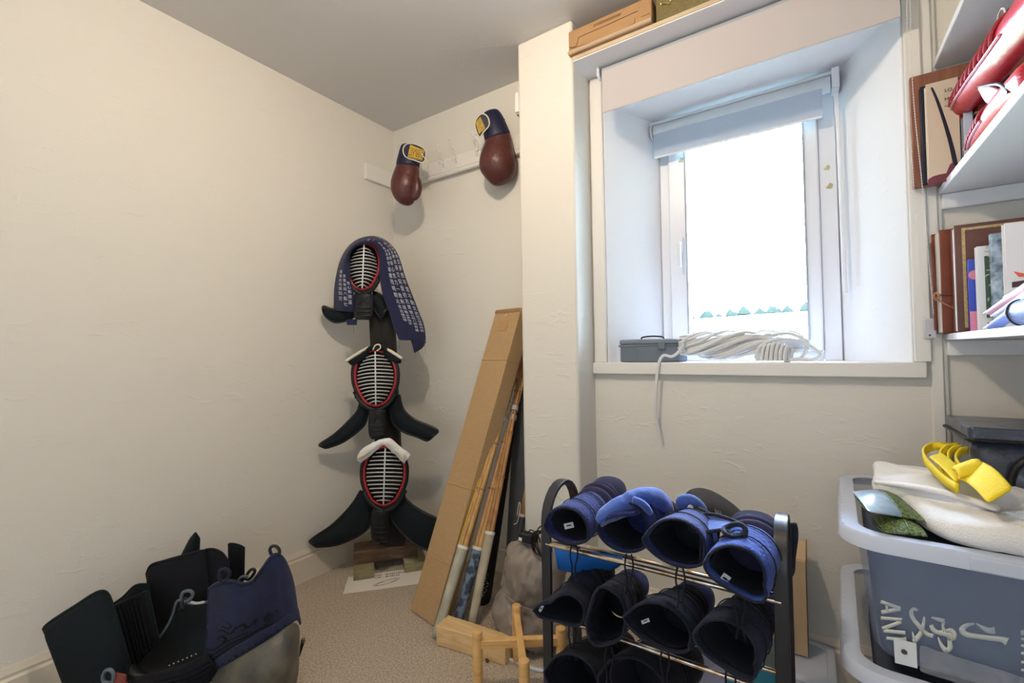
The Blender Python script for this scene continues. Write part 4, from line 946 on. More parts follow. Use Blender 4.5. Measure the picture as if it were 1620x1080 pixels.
stroke([K(1095, 445), K(1010, 465), K(960, 510), K(1000, 560), K(1100, 580), K(1250, 600), K(1380, 615), K(1440, 640)], [.8, 3.5, 5.2, 4.2, 3.8, 4.0, 4.4, 6.5])
stroke([K(1110, 445), K(1180, 490), K(1250, 520), K(1310, 515)], [.8, 3.0, 4.5, 6.2])
stroke([K(1585, 545), K(1620, 540)], [3.5, 4.2])
for yy in (610, 680, 760, 855, 940): stroke([K(1590, yy), K(1640, yy+6)], [1.6, 2.6])
# block capitals running down the left, turned a quarter turn
def seg(a, b, w): stroke([K(*a), ((K(*a)[0]+K(*b)[0])/2, (K(*a)[1]+K(*b)[1])/2), K(*b)], [w, w, w], 'block_letter_stroke')
seg((90, 210), (300, 285), 2.6); seg((300, 290), (95, 325), 3.0); seg((150, 235), (160, 312), 2.0)
seg((90, 385), (318, 405), 2.6); seg((315, 425), (105, 500), 3.0); seg((120, 520), (355, 545), 2.8)
seg((345, 590), (350, 640), 2.6); seg((150, 600), (345, 618), 2.4)
tg_ = MB().prism([onbag(*K(225, 600), .006), onbag(*K(470, 655), .006), onbag(*K(482, 922), .006), onbag(*K(242, 862), .006)], n0*.001).build('white_tag', mat('white_card_tag', (.72, .76, .80), .5), ib, flat=True)
c = onbag(*K(340, 748), .0085); MB().lathe(c, [(.005, 0), (.005, .0006), (.0, .0007)], 14, n0).build('eyelet', mat('dark_hole', (.05, .05, .06), .6), tg_)
# crumpled clear film at the foot of the box
random.seed(9); rows = []
for j in range(7):
    row = []
    for i in range(22):
        x = lerp(1455, 1640, i/21); y0_ = lerp(1020, 1078, i/21); y1_ = lerp(1062, 1120, i/21)
        row.append(onbag(x, lerp(y0_, y1_, j/6)+random.uniform(-1.5, 1.5), .006+random.uniform(0, .010)))
    rows.append(row)
MB().grid(rows).build('plastic_film', plastic('crinkled_film', (.5, .54, .60), .35, .15), ib, subd=1)

# white jacket, folded
M_gi = mat('white_woven_jacket', (.80, .80, .80), .8, bump=.18, bscale=260, kind='voronoi')
M_sm = mat('white_smooth_cotton', (.84, .84, .86), .7, bump=.1, bscale=20)
def pad(mb, corners, z0, h, n=16, m=10, seed=1, bulge=.012, top=1.0):
    """soft folded cloth: corners (x,y)*4, height h, rounded edges, wavy"""
    random.seed(seed); ph = [random.uniform(0, 6) for _ in range(6)]
    q = [V((a, b, 0)) for a, b in corners]; rings = []
    def outline(k, z, w):
        out = []
        c = sum(q, V())/4
        for i in range(4*n):
            s_ = i//n; t = (i % n)/n; p = q[s_].lerp(q[(s_+1) % 4], t)
            cd = abs(t-.5)*2; p = c+(p-c)*(k*(1-.10*cd**4))
            p = p+(p-c).normalized()*w*math.sin(i*.5+ph[0])
            out.append(V((p.x, p.y, z+.005*math.sin(i*.37+ph[1])*(1 if z > z0+.01 else 0))))
        return out
    prof = [(.90, 0), (.97, .06), (1, .3), (1, .6), (.97, .85), (.90, .97), (.7, 1.04), (.4, 1.08), (.1, 1.10)]
    return mb.loft([outline(k, z0+h*f, bulge*.3) for k, f in prof])
gi = thing('folded_jacket', 'white textured cotton training jacket folded on the upper clear box', 'jacket', (.40, 1.4, BZ1))
ZB = BZ1-.003
pad(MB(), [(.195, 1.245), (.62, 1.20), (.66, 1.60), (.13, 1.62)], ZB, .055, seed=2).build('body_fold', M_gi, gi, subd=1, ang=0, disp=(.08, .012))
sh = thing('folded_trousers', 'smooth white cotton garment folded on top of the textured jacket', 'garment', (.25, 1.5, BZ1+.05))
pad(MB(), [(.115, 1.44), (.30, 1.32), (.46, 1.55), (.14, 1.70)], ZB+.030, .048, seed=4).build('folded_layer', M_sm, sh, subd=1, ang=0, disp=(.09, .02))
MB().tube(smooth_path([V((.125, 1.46, ZB+.06)), V((.17, 1.40, ZB+.074)), V((.22, 1.365, ZB+.078)), V((.27, 1.345, ZB+.072)), V((.31, 1.32, ZB+.066))], 5), [.011]*21, 10, flat=.7).build('rolled_edge', M_sm, sh, subd=1)
# yellow belt
M_belt = mat('yellow_cotton_belt', (.86, .64, .02), .75, bump=.15, kind='noise', bscale=260)
yb = thing('belt', 'bright yellow martial arts belt coiled on the folded white clothes', 'belt', at(1520, 740, 'y', 1.45))
def band(px, y0s, w, name='belt_turn'):
    """upright ribbon: pixels of its upper edge with depth, hanging w metres down"""
    P = smooth_path([at(a, b, 'y', c) for a, b, c in px], 5)
    return MB().grid([[p for p in P], [p-V((0, 0, w*.5))+V((.0, -.002, 0)) for p in P], [p-V((0, 0, w)) for p in P]]).build(name, M_belt, yb, thick=.0045)
band([(1500, 700, 1.60), (1478, 699, 1.58), (1463, 706, 1.53), (1462, 718, 1.48), (1476, 735, 1.42), (1494, 752, 1.37), (1515, 765, 1.32)], 0, .020)
band([(1514, 700, 1.58), (1500, 702, 1.56), (1488, 712, 1.52), (1490, 730, 1.46), (1500, 746, 1.41), (1516, 756, 1.37)], 0, .018)
band([(1520, 703, 1.57), (1508, 706, 1.55), (1500, 716, 1.51), (1504, 732, 1.46), (1514, 742, 1.42), (1532, 745, 1.39)], 0, .018)
band([(1530, 706, 1.56), (1519, 709, 1.54), (1512, 720, 1.50), (1517, 731, 1.46), (1528, 738, 1.43), (1545, 741, 1.41)], 0, .018)
band([(1474, 702, 1.57), (1484, 700, 1.57), (1498, 705, 1.56), (1490, 716, 1.52), (1484, 728, 1.48), (1492, 742, 1.43)], 0, .018)
def slab(corn, depth_y, name, th=.006, sag=.006):
    """flat ribbon piece from 4 corner pixels each with own depth"""
    q = [at(a, b, 'y', c) for a, b, c in corn]; rows = []
    for j in range(9):
        t = j/8; rows.append([q[0].lerp(q[3], t).lerp(q[1].lerp(q[2], t), s)+V((0, 0, sag*math.sin(math.pi*t))) for s in (0, .33, .66, 1)])
    return MB().grid(rows).build(name, M_belt, yb, thick=th, subd=1)
slab([(1512, 757, 1.36), (1550, 728, 1.40), (1605, 773, 1.27), (1563, 798, 1.24)], 0, 'belt_end', .006, .010)
slab([(1504, 744, 1.37), (1545, 728, 1.42), (1562, 745, 1.36), (1518, 758, 1.33)], 0, 'belt_fold', .012, .010)
slab([(1468, 722, 1.46), (1490, 716, 1.50), (1530, 752, 1.38), (1512, 764, 1.33)], 0, 'belt_turn', .005, .004)
# seed packets
M_pk1 = mat('blue_grey_packet', (.16, .26, .38), .3, color2=(.40, .50, .58), vscale=25, spec=.7); M_pk2 = mat('green_mesh_packet', (.14, .20, .05), .5, color2=(.03, .05, .02), vscale=220, sharp=True)
def packet(label, C, zt, m1_, m2_):
    p = thing('packet', label, 'packet', at(C[0][0], C[0][1], 'y', 1.35), 'small packets beside the folded jacket')
    q = [at(a, b, 'y', c) for a, b, c in C]
    def surf(u0, u1, lift, m, nm, par):
        rows = []
        for j in range(9):
            t = lerp(u0, u1, j/8); rows.append([q[0].lerp(q[1], t).lerp(q[3].lerp(q[2], t), s)+V((0, 0, lift*math.sin(math.pi*s)*math.sin(math.pi*min(.95, max(.05, t))))) for s in (0, .25, .5, .75, 1)])
        return MB().grid(rows).build(nm, m, par, thick=.003, subd=1)
    surf(0, .62, .018, m1_, 'wrapper', p); surf(.60, 1, .020, m2_, 'patterned_end', p)
    rows = [[q[0].lerp(q[1], i/8).lerp(q[3].lerp(q[2], i/8), s)-V((0, 0, .010*math.sin(math.pi*s))) for s in (0, .5, 1)] for i in range(9)]
    MB().grid(rows).build('underside', m2_, p, thick=.003, subd=1)
packet('blue grey foil packet with a green mesh end, upper of the two by the jacket', [(1346, 777, 1.40), (1404, 772, 1.45), (1468, 826, 1.30), (1374, 810, 1.26)], 0, M_pk1, M_pk2)
packet('green mesh packet, lower of the two at the corner of the upper clear box', [(1372, 812, 1.36), (1440, 815, 1.36), (1470, 850, 1.24), (1400, 843, 1.24)], 0, M_pk2, M_pk2)
# quilted black leather bag
M_bgl = mat('shiny_black_leather', (.040, .052, .085), .25, bump=.55, bscale=22, spec=.8)
hbg = thing('leather_bag', 'shiny black leather bag with a flat lid and piped side panel, behind the yellow belt', 'bag', (.45, 1.6, BZ1+.05))
b0z = BZ1+.002
MB().loft([rrect(.318, .64, 1.530, 1.74, .025, z) for z in (b0z, b0z+.02, b0z+.06, b0z+.10, b0z+.14, b0z+.178)]).build('bag_body', M_bgl, hbg, subd=1, disp=(.05, .010))
MB().loft([rrect(.308, .655, 1.515, 1.752, .012, z) for z in (b0z+.168, b0z+.172, b0z+.196, b0z+.200)]).build('lid', M_bgl, hbg, bevel=.003)
MB().tube([V((p.x, p.y, b0z+.170)) for p in rrect(.306, .657, 1.513, 1.754, .012, 0)], .004, 8, closed=True).build('lid_piping', M_blackl, hbg)
pp = []
for k in range(13):
    a = math.pi*k/12; pp.append(V((.375+.16*(.5-.5*math.cos(a)), 1.522, b0z+.03+.115*math.sin(a)**.5)))
pp = [V((.375, 1.524, b0z+.0))]+pp+[V((.535, 1.524, b0z+.0))]
MB().tube(pp, .006, 10).build('panel_piping', M_blackl, hbg)
MB().loft([[V((.455+(p.x-.455)*k, 1.527-dd, b0z+.01+(p.z-b0z-.01)*k)) for p in pp] for k, dd in ((.96, 0), (.9, .007), (.6, .011), (.2, .012))]).build('side_panel', M_bgl, hbg)
# ================================================================ shoe rack with the padded fencing gloves
M_rk = mat('black_powder_coated_steel', (.018, .02, .026), .35, spec=.6)
M_chr = mat('worn_chrome_tube', (.72, .74, .76), .22, metal=.9, color2=(.45, .28, .12), vscale=45, sharp=False)
rack = thing('shoe_rack', 'black steel shoe rack with arched ends and chrome rails, loaded with padded gloves', 'rack', (-.36, 1.25, 0))
RX = (-.652, -.070); Y0, Y1 = 1.150, 1.340
for x in RX:
    path = [V((x, Y0, .003))]+[V((x, Y0, z)) for z in (.2, .4, .55)]
    for k in range(13):
        a = math.pi*k/12; path.append(V((x, (Y0+Y1)/2-(Y1-Y0)/2*math.cos(a), .608+.096*math.sin(a))))
    path += [V((x, Y1, z)) for z in (.55, .3, .003)]
    rings = []
    for i, p in enumerate(path):
        t = (path[min(i+1, len(path)-1)]-path[max(0, i-1)]).normalized(); nrm = V((1, 0, 0)).cross(t).normalized()
        rings.append([p+V((sx*.0145, 0, 0))+nrm*sn*.006 for sx, sn in ((-1, -1), (1, -1), (1, 1), (-1, 1))])
    MB().loft(rings).build('end_frame', M_rk, rack, bevel=.002)
for z, dz in ((.551, .07), (.351, .07), (.150, .07)):
    MB().tube([(RX[0], Y0, z), (RX[1], Y0, z)], .0065, 12).build('rail', M_chr, rack)
    MB().tube([(RX[0], Y1, z-dz), (RX[1], Y1, z-dz)], .0065, 12).build('rail', M_chr, rack)
    for x in RX: MB().tube([(x, Y0, z), (x, Y1, z-dz)], .006, 8).build('side_bar', M_rk, rack)

def cloth(name, c, b=.35, s=260, sh=.4): return mat(name, c, .8, var=.35, vscale=25, sheen=sh, tint=(.5, .6, 1), bump=b, bscale=s)
K_navy = cloth('indigo_cuff_cloth', (.012, .022, .135), .5, 180, .2); K_blue = cloth('bright_indigo_cloth', (.018, .065, .36), .6, 160, .3)
K_dark = cloth('dark_indigo_cloth', (.005, .008, .024), sh=.1); K_blk = cloth('black_indigo_cloth', (.003, .004, .010), sh=.06); K_pur = cloth('purple_indigo_pad', (.016, .014, .062), .2, sh=.2)
K_lt = mat('light_blue_deerskin', (.035, .085, .34), .8, sheen=.3, bump=.2, bscale=70)
K_in = mat('dark_lining', (.010, .012, .022), .9)
def kote(label, O, E, F, a, b, mc, mr, mf, roll=0, tip=None, endk=.66, rolls=3, fist=True, fs=1.0, tag_px=None, lacec=True, mb=None, name='padded_glove'):
    """O, E, F = (px, py, y) of mouth centre, wrist, fist; a, b half sizes of the mouth in pixels; tip=(angle, extra)"""
    g = thing(name, label, 'glove', at(O[0], O[1], 'y', O[2]), 'padded fencing gloves on the shoe rack')
    o, e, f = at(*O[:2], 'y', O[2]), at(*E[:2], 'y', E[2]), at(*F[:2], 'y', F[2])
    mpp = depth_of(o)/FPX; a *= mpp; b *= mpp
    A = (e-o).normalized(); X = A.cross(V((0, 0, 1))).normalized(); U = X.cross(A).normalized()
    # the mouth faces the camera plane more than the axis does
    X0 = RT.lerp(X, .35).normalized(); U0 = UP.lerp(U, .35).normalized()
    n = 28; rings = []
    for j in range(8):
        t = j/7; k = lerp(1, endk, t**.8); xx = X0.lerp(X, min(1, t*1.6)).normalized(); uu = U0.lerp(U, min(1, t*1.6)).normalized(); c = o.lerp(e, t); ring = []
        for i in range(n):
            th = 2*math.pi*i/n; r = 1; fb = lerp(.72, 1, t) if math.sin(th) < 0 else 1.06
            if tip:
                for (ta, te) in (tip if isinstance(tip, list) else [tip]):
                    dth = (th-math.radians(ta)+math.pi) % (2*math.pi)-math.pi; r += te*math.exp(-(dth/.42)**2)*(1-t)**1.5
            ca, sa = math.cos(th), math.sin(th); p = xx*(ca*a*k*r)+uu*(sa*b*k*r)
            cr, sr = math.cos(math.radians(roll)), math.sin(math.radians(roll))
            px_, py_ = ca*a*k*r*(1.06 if sa < 0 else 1), sa*b*k*r*fb; p = xx*(px_*cr-py_*sr)+uu*(px_*sr+py_*cr)
            ring.append(c+p)
        rings.append(ring)
    cu = MB().loft(rings, cap=False).build('cuff', mc, g, thick=.005, off=1, subd=1)
    MB().tube(rings[0], .0030, 8, closed=True).build('cuff_binding', mb or K_dark, g)
    MB().loft([[p.lerp(sum(r, V())/n, .10) for p in r] for r in rings[1:]], cap=False).build('lining', K_in, g)
    for j in (3, 6): MB().tube([p+(p-sum(rings[j], V())/n).normalized()*.0075 for p in rings[j]], .0014, 6, closed=True).build('stitched_band', K_blk, cu)
    D = (f-e).normalized(); XX = D.cross(V((0, 0, 1))).normalized(); UU = XX.cross(D).normalized(); L = (f-e).length
    r0 = (a+b)/2*endk
    for k in range(rolls):
        c = e+D*(L*(.05+.24*k)); rr_ = r0*(1.02+.10*math.sin(k*1.3+.6))*fs
        ell(MB(), c, XX*rr_, UU*rr_, D*.021, 20, 8).build('wrist_roll', mr, g, subd=1)
    if fist:
        ell(MB(), f, XX*r0*1.0*fs, UU*r0*.85*fs, D*r0*1.15*fs, 20, 10, .85).build('mitt', mf, g, subd=1)
        MB().tube(smooth_path([f-D*r0*.9-XX*r0*.5, f-D*.2*r0-XX*r0*1.0, f+D*r0*.5-XX*r0*.95, f+D*r0*.9-XX*r0*.7], 4), [r0*.30]*11+[r0*.24, r0*.12], 12).build('thumb', mf, g, subd=1)
    if lacec:
        q = o-U0*b*1.0+A*.03
        for s_ in (-1, 1): MB().tube(smooth_path([q+X0*.006*s_, q+X0*.010*s_-V((0, 0, .03)), q+X0*.004*s_-V((0, .004, .065)), q+X0*.009*s_-V((0, 0, .10))], 4), .0022, 6).build('lace', K_blk, g)
    if tag_px:
        x, y, w, h, an = tag_px; ca, sa = math.cos(an), math.sin(an); dd_ = depth_of(o)-(.004 if len(tag_px) == 5 else tag_px[5] if False else .004)
        cc = [(x+u*ca-v*sa, y+u*sa+v*ca) for u, v in ((-w, -h), (w, -h), (w, h), (-w, h))]
        tm = MB().prism([atd(p, q, dd_+.03) for p, q in cc], -FW*.001).build('size_label', bpy.data.materials.get('label_cloth') or mat('label_cloth', (.62, .66, .74), .7), g, flat=True)
        cc = [(x+u*ca-v*sa, y+u*sa+v*ca) for u, v in ((-w*.5, -h*.25), (w*.5, -h*.25), (w*.5, h*.2), (-w*.5, h*.2))]
        MB().prism([atd(p, q, dd_+.0288) for p, q in cc], -FW*.0004).build('label_print', K_dark, tm, flat=True)
    return g
kote('indigo padded glove on the top rail, next to the left arch, mouth facing out', (896, 836, 1.09), (940, 803, 1.22), (962, 779, 1.36), 34, 32, K_navy, K_pur, K_pur, roll=-12, endk=.8, tag_px=(900, 831, 7.5, 4.5, -.22), fs=1.28)
g2k = kote('indigo padded glove second along the top rail, its pale blue hand folded over the cuff', (985, 840, 1.07), (1022, 812, 1.20), (1030, 798, 1.30), 38, 44, K_navy, K_navy, K_lt, roll=-15, endk=.86, fist=False)
# folded hand of the second glove
MB().grid(strip([((1063, 806), (1046, 824), -.02), ((1058, 786), (1040, 808), 0), ((1040, 774), (1026, 803), .02), ((1016, 772), (1008, 806), .03), ((996, 778), (994, 812), .04), ((976, 788), (980, 818), .05), ((958, 801), (964, 824), .06), ((948, 813), (953, 828), .065), ((946, 821), (949, 829), .065)], 1.165, 9, .025)).build('folded_mitt', K_lt, g2k, thick=.016, subd=1, disp=(.035, .008))
MB().tube(smooth_path([atd(949, 826, 1.085), atd(962, 818, 1.075), atd(980, 813, 1.08), atd(1000, 812, 1.09), atd(1014, 806, 1.10)], 5), .006, 10).build('mitt_cuff', K_navy, g2k)
MB().tube(smooth_path([atd(1000, 790, 1.085), atd(1012, 794, 1.08), atd(1022, 802, 1.085), atd(1028, 812, 1.10)], 5), [.004]+[.009]*14+[.005], 10).build('thumb', K_lt, g2k)
g3k = kote('indigo padded glove third along the top rail, its straps looped over the next glove', (1068, 864, 1.06), (1100, 840, 1.19), (1112, 820, 1.30), 44, 40, K_navy, K_blk, K_navy, roll=-18, endk=.82, rolls=2, fist=False, tip=(200, .10))
limb(MB(), [(1069, 797, 4, .03, .6), (1074, 795, 13, .03, .7), (1086, 797, 19, .03, .6), (1098, 803, 18, .02, .6), (1108, 812, 15, .02, .6), (1116, 822, 8, .02, .6)], 1.19, 20).build('folded_mitt', K_lt, g3k, subd=1, ang=0)
MB().lathe(atd(1092, 803, 1.140), [(.0075, 0), (.0075, .0012), (0, .0016)], 16, -FW).build('round_badge', M_whitec, g3k)
MB().grid([[atd(x, y, dd) for x, y, dd in r] for r in ([(1092, 820, 1.12), (1112, 813, 1.12), (1140, 816, 1.08), (1165, 826, 1.04)], [(1093, 828, 1.09), (1112, 830, 1.08), (1140, 832, 1.04), (1160, 834, 1.01)], [(1096, 838, 1.06), (1115, 841, 1.04), (1138, 842, 1.01), (1156, 840, .98)])]).build('palm_strap', K_lt, g3k, thick=.005, subd=1)
MB().tube(smooth_path([atd(1090, 822, 1.11), atd(1112, 813, 1.11), atd(1140, 816, 1.07), atd(1168, 827, 1.03), atd(1180, 836, 1.00), atd(1178, 846, .98), atd(1160, 846, .98), atd(1145, 838, 1.0), atd(1118, 841, 1.03), atd(1097, 839, 1.05), atd(1090, 830, 1.09)], 5, closed=True), .0042, 8, closed=True).build('strap_binding', K_dark, g3k)
MB().tube(smooth_path([atd(1146, 836, 1.0), atd(1162, 829, 1.0), atd(1176, 832, .99), atd(1178, 844, .98), atd(1162, 848, .975), atd(1148, 844, .98)], 5, closed=True), .0055, 8, closed=True).build('loop', K_dark, g3k)
MB().tube([atd(1110, 843, 1.04), atd(1111, 865, 1.03), atd(1109, 898, 1.03)], [.010, .011, .012], 12, flat=.5).build('hanging_strap', K_dark, g3k, subd=1)
MB().tube(smooth_path([atd(1062, 802, 1.16), atd(1058, 812, 1.16), atd(1056, 824, 1.15)], 4), .003, 6).build('strap', K_dark, g3k)
kote('bright blue ribbed padded glove at the right end of the top rail', (1162, 906, 1.05), (1192, 868, 1.18), (1194, 842, 1.32), 44, 40, K_blue, K_pur, K_pur, roll=-20, tip=[(318, .42), (250, -.05)], endk=.92, tag_px=(1147, 915, 7, 7, .6), fs=1.22)
kote('black padded glove at the left of the middle rail, cuff tip past the post', (897, 968, 1.10), (930, 925, 1.24), (950, 905, 1.34), 27, 27, K_dark, K_blk, K_blk, roll=-25, tip=(222, 1.15), endk=.95, tag_px=(856, 962, 2.2, 5.5, .5))
kote('tall dark padded glove second on the middle rail, its mouth turned to the left', (958, 985, 1.06), (984, 945, 1.22), (1000, 925, 1.34), 29, 46, K_dark, K_blk, K_navy, roll=-14, tip=[(130, .30), (255, .22)], endk=.85)
kote('dark padded glove third on the middle rail with a white label inside', (1042, 996, 1.08), (1080, 968, 1.20), (1100, 945, 1.32), 48, 38, K_dark, K_blk, K_navy, roll=-20, tip=(195, .12), endk=.78, tag_px=(1021, 982, 6.5, 3, -.35))
kote('dark padded glove at the right of the middle rail, mouth down to a pointed corner', (1146, 1024, 1.07), (1180, 985, 1.19), (1200, 962, 1.30), 46, 40, K_dark, K_blk, K_navy, roll=-25, tip=[(318, .40)], endk=.85, tag_px=(1195, 1023, 1.2, 9, .05))
kote('black padded glove at the left of the bottom rail', (903, 1078, 1.10), (948, 1045, 1.24), (975, 1025, 1.34), 42, 40, K_blk, K_blk, K_blk, roll=-20, endk=.85, lacec=False)
kote('wide black padded glove in the middle of the bottom rail', (1000, 1092, 1.12), (1045, 1062, 1.24), (1070, 1045, 1.34), 52, 48, K_blk, K_blk, K_blk, roll=-20, endk=.9, lacec=False)

# things stowed behind and under the gloves
bc = thing('blue_cloth', 'bright blue cloth hanging under the leftmost gloves on the top rail', 'cloth', at(920, 880, 'y', 1.2))
MB().grid(strip([((876, 862), (882, 900)), ((895, 866), (900, 905)), ((915, 868), (918, 907)), ((940, 872), (942, 900)), ((965, 876), (968, 902)), ((985, 880), (984, 892))], dpt(920, 880, 'y', 1.22), 6, .012)).build('cloth_fold', mat('bright_blue_cloth', (.01, .14, .52), .7, bump=.2, bscale=40), bc, thick=.004, subd=1)
cap_ = thing('cap', 'charcoal grey peaked cap standing behind the gloves on the rack', 'cap', at(1120, 800, 'y', 1.45))
rows = strip([((1084, 800), (1092, 835)), ((1083, 785), (1100, 835)), ((1090, 775), (1110, 830)), ((1105, 771), (1125, 830)), ((1122, 774), (1140, 832)), ((1140, 783), (1152, 836)), ((1160, 797), (1168, 838)), ((1176, 812), (1180, 838))], dpt(1120, 790, 'y', 1.46), 8, .05, edge_off=(-.04, 0))
MB().grid(rows).build('crown', mat('charcoal_felt', (.055, .055, .06), .85, bump=.1, bscale=200), cap_, thick=.004, subd=1)
for k in range(3): MB().tube([atd(1128+k*4, 800+k*1.5, 1.33), atd(1134+k*4, 812+k*1.5, 1.32)], .002, 6).build('stripe', mat('grey_green_stripe', (.20, .26, .26), .7) if k == 0 else bpy.data.materials['grey_green_stripe'], cap_)
pc = thing('purple_cloth', 'dark purple cloth bunched between the second and third gloves on the top rail', 'cloth', at(1055, 800, 'y', 1.35))
ell(MB(), at(1052, 812, 'y', 1.36), V((.045, 0, 0)), V((0, .05, 0)), V((0, 0, .04))).build('bundle', K_pur, pc, subd=1, disp=(.04, .012))
nv_ = thing('navy_jacket', 'navy cloth hanging behind the right arch of the rack', 'cloth', at(1250, 860, 'y', 1.40))
MB().grid(strip([((1258, 826), (1238, 830)), ((1261, 836), (1238, 850)), ((1261, 852), (1238, 870)), ((1257, 880), (1240, 888)), ((1255, 900), (1245, 905)), ((1251, 910), (1248, 910))], dpt(1250, 860, 'y', 1.38), 6, .02)).build('hanging_fold', K_dark, nv_, thick=.012, subd=1)
tc_ = thing('teal_folder', 'teal plastic wallet and papers lying low behind the middle gloves', 'wallet', at(1190, 1068, 'y', 1.38))
MB().prism([at(1150, 1050, 'y', 1.40), at(1228, 1060, 'y', 1.40), at(1228, 1085, 'y', 1.40), at(1150, 1085, 'y', 1.40)], (0, .02, 0)).build('wallet', mat('teal_plastic', (.03, .26, .36), .35), tc_, bevel=.003)
MB().prism([at(1085, 1040, 'y', 1.42), at(1160, 1045, 'y', 1.42), at(1160, 1090, 'y', 1.42), at(1085, 1090, 'y', 1.42)], (0, .015, 0)).build('paper', mat('pale_violet_paper', (.42, .42, .60), .6), tc_, flat=True)
gp = thing('green_pouch', 'pale grey green cloth pouch behind the right post of the rack', 'pouch', at(1215, 1030, 'y', 1.42))
ell(MB(), at(1212, 1032, 'y', 1.42), V((.035, 0, 0)), V((0, .03, 0)), V((0, 0, .05))).build('pouch_body', mat('grey_green_cloth', (.30, .38, .32), .8, var=.4, vscale=30), gp, subd=1)

# ================================================================ floor things round the rack
M_pine = wood('pine', (.70, .44, .18), (.58, .33, .11), 3, (3, 3, 22), .45)
M_pine2 = wood('pine_pale', (.78, .56, .30), (.64, .43, .20), 3, (2, 14, 14), .5)
wb2 = thing('timber_offcut', 'thick pale pine offcut lying on the carpet by the sword grips', 'timber', at(745, 1035, 'z', 0))
p0, p1 = at(690, 1020, 'z', .001), at(799, 1053, 'z', .001); dd_ = (p1-p0).normalized(); nn_ = V((-dd_.y, dd_.x, 0))
MB().prism([p0, p1, p1+nn_*.060+dd_*.01, p0+nn_*.080], (0, 0, .072)).build('block', M_pine2, wb2, bevel=.003)
c = at(771, 1044, 'z', .012); MB().lathe(c-nn_*.001, [(.0075, 0), (.008, .001), (.005, .0015), (0, .0016)], 14, -nn_).build('knot', mat('pine_knot', (.10, .045, .02), .6), wb2)
ps = thing('plant_stand', 'small pale wooden plant stand with four round legs and a cross rail', 'plant stand', (-.82, 1.25, 0))
LG = [at(755, 998, 'z', .200), at(817, 957, 'z', .200), at(887, 993, 'z', .200), at(829, 1044, 'z', .200)]
for q in LG:
    MB().lathe((q.x, q.y, .001), [(.013, 0), (.015, .004), (.0165, .06), (.0165, .195), (.0155, .199), (.0135, .200)], 22).build('leg', M_pine, ps, ang=30)
for a, b, dz in ((0, 2, 0), (1, 3, .004)):
    A_, B_ = V((LG[a].x, LG[a].y, .148+dz)), V((LG[b].x, LG[b].y, .148+dz)); t = (B_-A_).normalized(); s_ = V((-t.y, t.x, 0))*.0115
    MB().prismv([A_-s_, A_+s_, A_+s_+V((0, 0, .026)), A_-s_+V((0, 0, .026))], [B_-s_, B_+s_, B_+s_+V((0, 0, .026)), B_-s_+V((0, 0, .026))]).build('cross_rail', M_pine, ps, bevel=.002)
# grey drawstring bag
M_gb = mat('grey_nylon', (.25, .215, .185), .45, bump=.7, bscale=11, var=.15, vscale=6)
gbg = thing('drawstring_bag', 'slumped grey nylon drawstring bag against the pillar behind the plant stand', 'bag', at(835, 1045, 'z', 0))
cb_ = at(828, 1000, 'y', 1.50); cb_ = V((-.925, 1.50, 0)); rings = []
prof = [(.02, .10), (.03, .125), (.06, .148), (.10, .155), (.135, .145), (.165, .122), (.18, .110), (.20, .118), (.25, .128), (.30, .125), (.34, .108), (.37, .075), (.385, .03)]
for z, r in [(.002, .09)]+prof:
    ring = []
    for k in range(28):
        a = 2*math.pi*k/28; w = r*(1+.05*math.sin(3*a+z*20)+.03*math.sin(7*a+z*40)); sh = .018*min(1, max(0, (z-.15)/.1))
        ring.append(V((cb_.x+sh+w*1.0*math.cos(a), cb_.y+w*.80*math.sin(a), z+.012*math.sin(2*a+1)*min(1, z*6))))
    rings.append(ring)
MB().loft(rings).build('bag_body', M_gb, gbg, subd=2, ang=0, disp=(.055, .038))
MB().tube(smooth_path([V((-.905+.128*math.cos(a), 1.50+.10*math.sin(a), .183+.008*math.sin(a*2))) for a in [i*math.pi/6 for i in range(12)]], 3, closed=True), .003, 6, closed=True).build('drawstring', M_gb, gbg)
pl_ = thing('plastic_tray', 'clear plastic tray edge on the carpet under the grey bag', 'tray', at(850, 1050, 'z', 0))
MB().tube(smooth_path([at(800, 1040, 'z', .006), at(830, 1052, 'z', .006), at(860, 1060, 'z', .006), at(900, 1055, 'z', .006)], 5), .006, 8).build('tray_rim', M_rim, pl_)
ch = thing('power_adapter', 'black power adapter with a coiled cable lying on top of the grey bag', 'adapter', at(830, 855, 'y', 1.46))
q = at(829, 852, 'y', 1.44)
MB().prism([q+V((-.030, 0, -.016)), q+V((.022, .012, -.022)), q+V((.026, .012, .012)), q+V((-.024, 0, .018))], (.01, .035, 0)).build('adapter_body', M_blackl, ch, bevel=.004)
MB().prism([q+V((-.024, -.001, -.010)), q+V((-.012, .002, -.012)), q+V((-.010, .002, .000)), q+V((-.022, -.001, .002))], (0, -.0006, 0)).build('rating_label', M_whitec, ch, flat=True)
random.seed(21)
for k in range(7):
    cx_, cy_ = 857+random.uniform(-3, 4), 858+random.uniform(-3, 4); rx, ry, ro = random.uniform(10, 15), random.uniform(18, 25), random.uniform(-.5, .3)
    MB().tube([at(cx_+rx*math.cos(a)*math.cos(ro)-ry*math.sin(a)*math.sin(ro), cy_+rx*math.cos(a)*math.sin(ro)+ry*math.sin(a)*math.cos(ro), 'y', 1.43+.012*k*.5+.012*math.sin(a)) for a in [i*math.pi/9 for i in range(18)]], .0024, 6, closed=True).build('cable_turn', M_blackl, ch)
MB().tube(smooth_path([at(835, 843, 'y', 1.44), at(840, 838, 'y', 1.44), at(850, 845, 'y', 1.44), at(855, 858, 'y', 1.44)], 5), .0024, 6).build('cable', M_blackl, ch)
